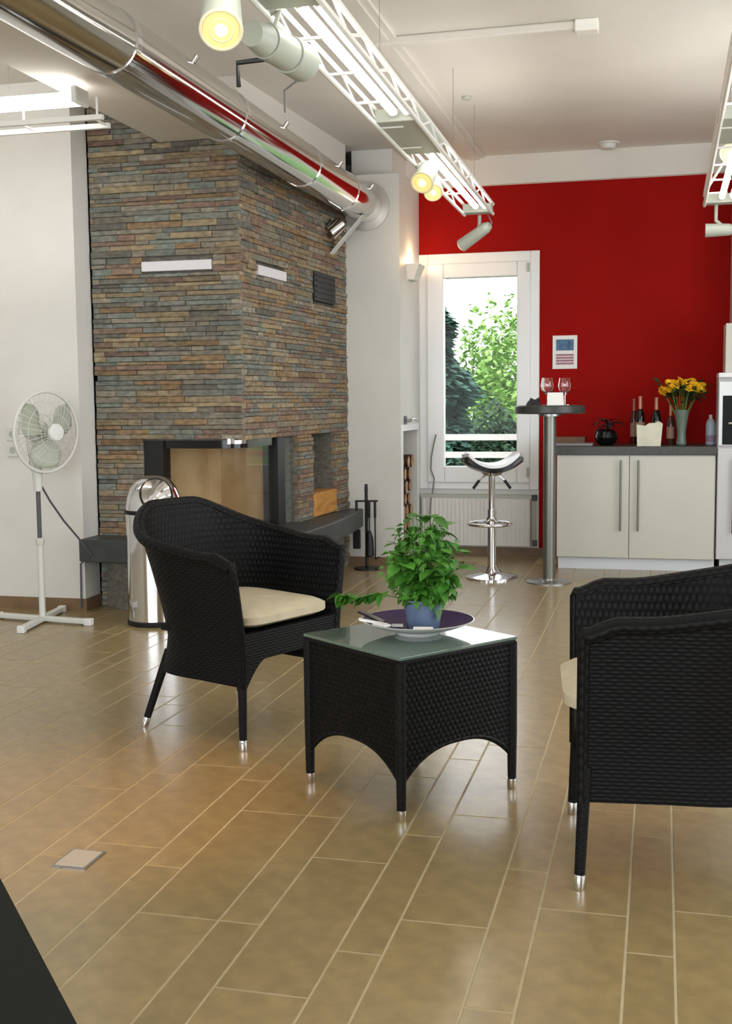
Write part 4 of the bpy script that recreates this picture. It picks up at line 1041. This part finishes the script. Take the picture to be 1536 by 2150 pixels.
def leafmesh(nm, L_, W_, curl):
    g = G(); n = 6; vs = []
    for i in range(n+1):
        u = i/n; w_ = W_*math.sin(PI*min(1, u**.8*.98+.01))**.8; x_ = L_*u; zc = -curl*u*u
        for s in (-1, -.5, 0, .5, 1): vs.append((x_, s*w_, zc+.16*w_*abs(s)+.0))
    fs = [(i*5+j, (i+1)*5+j, (i+1)*5+j+1, i*5+j+1) for i in range(n) for j in range(4)]
    return g.add(vs, fs)
lv = [leafmesh('leaf', .050, .020, .014).build('leaf', LEAF, t, True, world=False), leafmesh('leaf', .042, .017, .018).build('leaf', LEAF, t, True, world=False), leafmesh('leaf', .055, .021, .026).build('leaf', LEAF, t, True, world=False)]
used = [False]*3
def put_leaf(p, yaw, pitch, roll, s):
    i = rd.randrange(3); o = lv[i] if not used[i] else inst(lv[i], 'leaf', t, (0, 0, 0)); used[i] = True
    o.location = p-pp; o.rotation_euler = Matrix.Rotation(yaw, 3, 'Z').to_4x4().to_3x3().__matmul__(Matrix.Rotation(pitch, 3, 'Y')).__matmul__(Matrix.Rotation(roll, 3, 'X')).to_euler(); o.scale = (s, s, s)
cnt = 0
for sidx in range(25):
    a = 2*PI*sidx/25*5.3+rd.uniform(-.2, .2); lean = rd.uniform(.04, .165)*(1 if sidx > 3 else .3); hh = rd.uniform(.10, .275)*(1-.9*lean) if sidx > 3 else .285
    b0 = pp+Vector((.03*math.cos(a)*rd.random(), .03*math.sin(a)*rd.random(), .085)); tipv = pp+Vector((lean*math.cos(a), lean*math.sin(a), .088+hh))
    md = (b0+tipv)/2+Vector((-.12*lean*math.cos(a), -.12*lean*math.sin(a), .02))
    G().tube([b0, md, tipv], [.0028, .0024, .0016], 6).build('stem', STEM, t, True)
    for q in range(5):
        u = .12+.88*q/4; p = b0*(1-u)**2+md*2*u*(1-u)+tipv*u*u
        for s2 in (0, PI):
            yaw = a+q*PI/2+s2+rd.uniform(-.5, .5); put_leaf(p, yaw, rd.uniform(-.35, .75) if q < 4 else rd.uniform(-.6, .2), rd.uniform(-.4, .4), rd.uniform(.95, 1.35)*(1.1 if q < 4 else .85)); cnt += 1
    put_leaf(tipv, rd.uniform(0, 6.28), -.6, 0, .6)
# dense inner foliage, too small and packed to count
inner = G()
for i in range(420):
    a = rd.uniform(0, 2*PI); u = rd.random(); zz = .095+.25*u; rr = (.055+.085*math.sin(PI*min(1, .15+.8*u)))*rd.uniform(.2, 1.0)
    M = Matrix.Translation(pp+Vector((rr*math.cos(a), rr*math.sin(a), zz))) @ Matrix.Rotation(a+rd.uniform(-1.2, 1.2), 4, 'Z') @ Matrix.Rotation(rd.uniform(-.3, 1.0), 4, 'Y') @ Matrix.Rotation(rd.uniform(-.6, .6), 4, 'X')
    L_ = rd.uniform(.022, .04); W_ = L_*.36
    inner.add([M @ Vector(v) for v in ((0, 0, 0), (L_*.4, W_, .004), (L_, 0, -.006), (L_*.4, -W_, .004), (L_*.45, 0, 0))], [(0, 1, 4), (1, 2, 4), (2, 3, 4), (3, 0, 4)])
tag(inner.build('inner_foliage', LEAF, t), kind='stuff')
# drooping sprig to the left
sp_ = [pp+Vector((-.04, 0, .09)), F(790, 1250, pp.z+.075)*1.0, F(745, 1252, pp.z+.06), F(712, 1246, pp.z+.055)]
for i, (x_, y_) in enumerate(((790, 1245), (748, 1255), (712, 1248))):
    sp_[i+1] = AY(x_, y_, pp.y-.02*i)
G().tube(sp_, .0025, 6).build('stem', STEM, t, True)
for i in range(22):
    u = rd.uniform(.25, 1); k = u*3; j = min(2, int(k)); p = sp_[j].lerp(sp_[j+1], k-j)
    put_leaf(p, PI+rd.uniform(-1.4, 1.4), rd.uniform(.0, 1.0), rd.uniform(-.6, .6), rd.uniform(.7, 1.05))
pk = [((-.135, -.075), .4, 'white sugar stick on the left rim of the plate', (.05, .012)), ((-.10, -.105), -.5, 'white packet on the front left of the plate', (.028, .016)), ((.045, -.135), .15, 'white packet on the front right of the plate', (.032, .016)), ((-.07, .0), .2, 'small white packet beside the basil pot', (.02, .012))]
for (dx, dy), ra, lb, (a_, b_) in pk:
    rr = math.hypot(dx, dy); z = pc.z+.016+.034*max(0, (rr-.085)/.1)
    M = Matrix.Translation((pc.x+dx, pc.y+dy, z+.004)) @ Matrix.Rotation(ra, 4, 'Z') @ Matrix.Rotation(.22 if dx < -.12 else 0, 4, 'Y')
    tag(G().box((-a_, -b_, 0), (a_, b_, .008), M).build('sugar_packet', PAPER, None, bevel=.002), lb, 'packet', 'sugar packets on the plate')
M = Matrix.Translation((pc.x-.15, pc.y-.02, pc.z+.05)) @ Matrix.Rotation(-.5, 4, 'Z') @ Matrix.Rotation(.22, 4, 'Y')
tag(G().box((-.06, -.014, 0), (.05, .014, .006), M).build('chocolate_bar', mat('dark_wrapper', (24, 22, 34), .3), None, bevel=.002), 'slim dark wrapped bar on the left side of the plate', 'packet')

# ------------------------------------------------------------------ pedal bin
bn = F(305, 1318); bR = .165; bx, by = bn.x, bn.y+bR
t = thing('waste_bin', 'tall polished steel bin with domed lid beside the fireplace', 'bin', (bx, by, 0))
G().lathe([(bR+.004, 0), (bR+.006, .006), (bR+.006, .024), (bR, .03)], 48, (bx, by, 0)).build('base_ring', RUBBER, t, True)
G().cyl((bx, by, .026), (bx, by, .652), bR, n=64).build('body', CHROME, t, True)
G().lathe([(bR+.003, .650), (bR+.006, .656), (bR+.006, .668), (bR+.003, .674)], 48, (bx, by, 0)).build('lid_ring', RUBBER, t, True)
dome = G().lathe([(bR, .672), (bR*.985, .70), (bR*.93, .75), (bR*.82, .80), (bR*.63, .84), (bR*.38, .864), (bR*.15, .872), (.001, .873)], 56, (bx, by, 0)).build('dome_lid', CHROME, t, True)
# round push flap outlined on the dome facing right and front
fd = Vector((.42, -.70, .45)).normalized()
cen = Vector((bx, by, .69))
def dome_pt(d):
    d = d.normalized(); return cen+Vector((d.x*bR*1.004, d.y*bR*1.004, d.z*.186))
a_ = fd.orthogonal().normalized(); b_ = fd.cross(a_)
edge = [dome_pt(fd+(a_*math.cos(2*PI*i/40)+b_*math.sin(2*PI*i/40))*.66) for i in range(40)]
G().tube(edge, .005, 6, closed=True).build('flap_seal', RUBBER, dome, True)
g = G(); vs = [dome_pt(fd)+fd*.004]
for r_ in (.2, .4, .58):
    vs += [dome_pt(fd+(a_*math.cos(2*PI*i/32)+b_*math.sin(2*PI*i/32))*r_)+fd*.004 for i in range(32)]
fs = [(0, 1+i, 1+(i+1) % 32) for i in range(32)]
for k in range(2): fs += [(1+k*32+i, 33+k*32+i, 33+k*32+(i+1) % 32, 1+k*32+(i+1) % 32) for i in range(32)]
g.add(vs, fs).build('push_flap', CHROME, t, True)

# ------------------------------------------------------------------ pedestal fan
fb = F(90, 1306)
t = thing('pedestal_fan', 'white pedestal fan on a cross base in front of the left wall', 'fan', (fb.x, fb.y, 0))
e = [F(210, 1315), F(28, 1338), F(0, 1303), F(150, 1290)]
arms = [Vector((e[0].x-fb.x, e[0].y-fb.y, 0)), Vector((e[1].x-fb.x, e[1].y-fb.y, 0))]
for i, d in enumerate((arms[0], -arms[0], arms[1], -arms[1])):
    d = d.normalized()*.335; q = Vector((-d.y, d.x, 0)).normalized()*.02
    o = G().add([(fb.x+v.x, fb.y+v.y, z) for z in (.008, .038) for v in (q, -q, d-q, d+q)], [(3,2,1,0),(4,5,6,7),(0,1,5,4),(1,2,6,5),(2,3,7,6),(3,0,4,7)]).build('base_arm', PLASTW, t, bevel=.006)
    G().add([(fb.x+v.x, fb.y+v.y, z) for z in (0, .042) for v in (d*.9+q*1.1, d*.9-q*1.1, d*1.04-q*1.1, d*1.04+q*1.1)], [(3,2,1,0),(4,5,6,7),(0,1,5,4),(1,2,6,5),(2,3,7,6),(3,0,4,7)]).build('foot_cap', CERAM, o, bevel=.006)
G().cyl((fb.x, fb.y, .03), (fb.x, fb.y, .47), .019, n=20).build('lower_pole', PLASTW, t, True)
G().cyl((fb.x, fb.y, .47), (fb.x, fb.y, .79), .013, n=20).build('upper_pole', GREYP, t, True)
G().lathe([(.02, .46), (.026, .47), (.026, .50), (.018, .505)], 20, (fb.x, fb.y, 0)).build('height_collar', PLASTW, t, True)
hubz = 1.125
axd = Vector((.94, -.34, -.03)).normalized()
fc = AY(104, 907, fb.y-.03); fcv = Vector((fb.x, fb.y, 0))+Vector((axd.x*.09, axd.y*.09, fc.z))
G().tube([(fb.x, fb.y, .78), (fb.x, fb.y, .88), (fb.x-axd.x*.03, fb.y-axd.y*.03, fcv.z-.04)], [.024, .03, .04], 18).build('neck', PLASTW, t, True)
Mx = axd.to_track_quat('Z', 'Y').to_matrix().to_4x4()
G().lathe([(.001, -.15), (.05, -.145), (.062, -.11), (.064, -.05), (.05, -.035)], 28, fcv, 0, Mx).build('motor', PLASTW, t, True)
def cage(front, nm):
    g = G(); R_ = .232
    for q in range(34):
        a = 2*PI*q/34+.05; path = []
        for i in range(8):
            u = .18+.82*i/7; zz = (.085*(1-u**3) if front else -.06*(1-u**3)); path.append(Mx @ Vector((R_*u*math.cos(a), R_*u*math.sin(a), zz))+fcv)
        g.tube(path, .0013, 4)
    for u in (.45, .75):
        zz = (.085*(1-u**3) if front else -.06*(1-u**3)); g.tube([Mx @ Vector((R_*u*math.cos(2*PI*i/40), R_*u*math.sin(2*PI*i/40), zz))+fcv for i in range(40)], .0016, 5, closed=True)
    o = g.build(nm, PLASTW, t, True); return o
cage(True, 'front_guard'); cage(False, 'rear_guard')
G().tube([Mx @ Vector((.234*math.cos(2*PI*i/60), .234*math.sin(2*PI*i/60), 0))+fcv for i in range(60)], .010, 10, closed=True).build('guard_ring', PLASTW, t, True)
G().lathe([(.052, .07), (.052, .088), (.044, .098), (.001, .101)], 32, fcv, 0, Mx).build('hub_cap', CERAM, t, True)
for k in range(3):
    g = G(); nu, nv = 8, 8; vs = []
    for i in range(nu+1):
        u = i/nu; rr = .04+.172*u
        for j in range(nv+1):
            v = -1+2*j/nv; aa = 2*PI*k/3+.5+v*(.36+.36*math.sin(PI*min(1, u*.9+.1)))
            vs.append(Mx @ Vector((rr*math.cos(aa), rr*math.sin(aa), .028*v*(1-.3*u)))+fcv)
    g.add(vs, [(i*(nv+1)+j, (i+1)*(nv+1)+j, (i+1)*(nv+1)+j+1, i*(nv+1)+j+1) for i in range(nu) for j in range(nv)])
    o = g.build('blade', FANB, t, True); sm = o.modifiers.new('thick', 'SOLIDIFY'); sm.thickness = .003
G().cyl(Mx @ Vector((0, 0, -.03))+fcv, Mx @ Vector((0, 0, .04))+fcv, .035, n=20).build('blade_hub', FANB, t, True)
pth = [Vector((fb.x-axd.x*.08, fb.y-axd.y*.08, fcv.z-.06)), AY(66, 985, fb.y+.05), AY(88, 1022, fb.y+.04), AY(105, 1052, fb.y+.1), AY(135, 1095, fb.y+.2), AY(165, 1130, fb.y+.28), AY(192, 1165, fb.y+.33), Vector((XE-.01, YL-.03, .30)), Vector((XE-.015, YL-.03, .02))]
G().tube(pth, .006, 8).build('power_cord', GREYP, t, True)
t = thing('wall_socket', 'white double wall socket on the left wall behind the fan', 'wall socket', (AY(28, 925, YL).x, YL, AY(28, 965, YL).z))
sxx = AY(28, 925, YL)
for dz in (.04, -.06): G().box((sxx.x-.042, YL-.012, sxx.z+dz-.042), (sxx.x+.042, YL, sxx.z+dz+.042)).build('socket_plate', PLASTW, t, bevel=.004); G().cyl((sxx.x, YL-.014, sxx.z+dz), (sxx.x, YL-.002, sxx.z+dz), .022, n=18).build('socket_cup', LAMPG, t, True)

# ------------------------------------------------------------------ fire tools
ft = F(768, 1196); fx, fy = ft.x, ft.y+.03
t = thing('fire_tool_set', 'black iron fireplace tool stand beside the white column', 'fire tools', (fx, fy, 0))
G().lathe([(.10, 0), (.10, .012), (.03, .022), (.012, .03)], 28, (fx, fy, 0)).build('base', BLACKM, t, True)
G().cyl((fx, fy, .02), (fx, fy, .60), .012, n=12).build('post', BLACKM, t, True)
G().tube([(fx, fy, .60), (fx, fy, .655)], [.014, .011], 12).build('knob', BLACKM, t, True)
G().tube([(fx-.085, fy-.02, .525), (fx+.085, fy+.02, .525)], .007, 8).build('hook_bar', BLACKM, t, True)
for i, (dx, kind) in enumerate(((-.07, 'shovel'), (.03, 'brush'), (.075, 'poker'))):
    x_ = fx+dx; y_ = fy-.03
    o = G().tube([(x_, y_, .52), (x_, y_, .30)], .006).tube([(x_, y_, .53), (x_, y_, .40)], .010).build(kind, BLACKM, t, True)
    if kind == 'shovel': G().box((x_-.03, y_-.008, .16), (x_+.03, y_+.008, .31)).build('blade', BLACKM, o, bevel=.006)
    elif kind == 'brush': G().lathe([(.02, .10), (.036, .11), (.03, .24), (.012, .30)], 16, (x_, y_, 0)).build('bristles', BLACKM, o, True)
    else: G().tube([(x_, y_, .30), (x_, y_, .08), (x_+.03, y_, .1)], .006).build('hook', BLACKM, o, True)

# ------------------------------------------------------------------ black desk in the near left corner
pa, pb = F(0, 1838, .74), F(165, 2150, .74)
ed = (pb-pa).normalized(); nl = Vector((ed.y, -ed.x, 0))
if nl.x > 0: nl = -nl
A_ = pa-ed*.9; B_ = pb+ed*.5; C_ = B_+nl*.8; D_ = A_+nl*.8
t = thing('black_desk', 'black desk top corner at the lower left edge', 'desk', ((A_.x+C_.x)/2, (A_.y+C_.y)/2, 0))
G().prism([(p.x, p.y) for p in (A_, B_, C_, D_)][::-1], .712, .74).build('desk_top', BLACKT, t, bevel=.003)
for p in (A_, B_, C_, D_):
    c_ = (A_+C_)/2; q = p.lerp(c_, .12); G().cyl((q.x, q.y, 0), (q.x, q.y, .712), .025, n=16).build('leg', BLACKM, t, True)
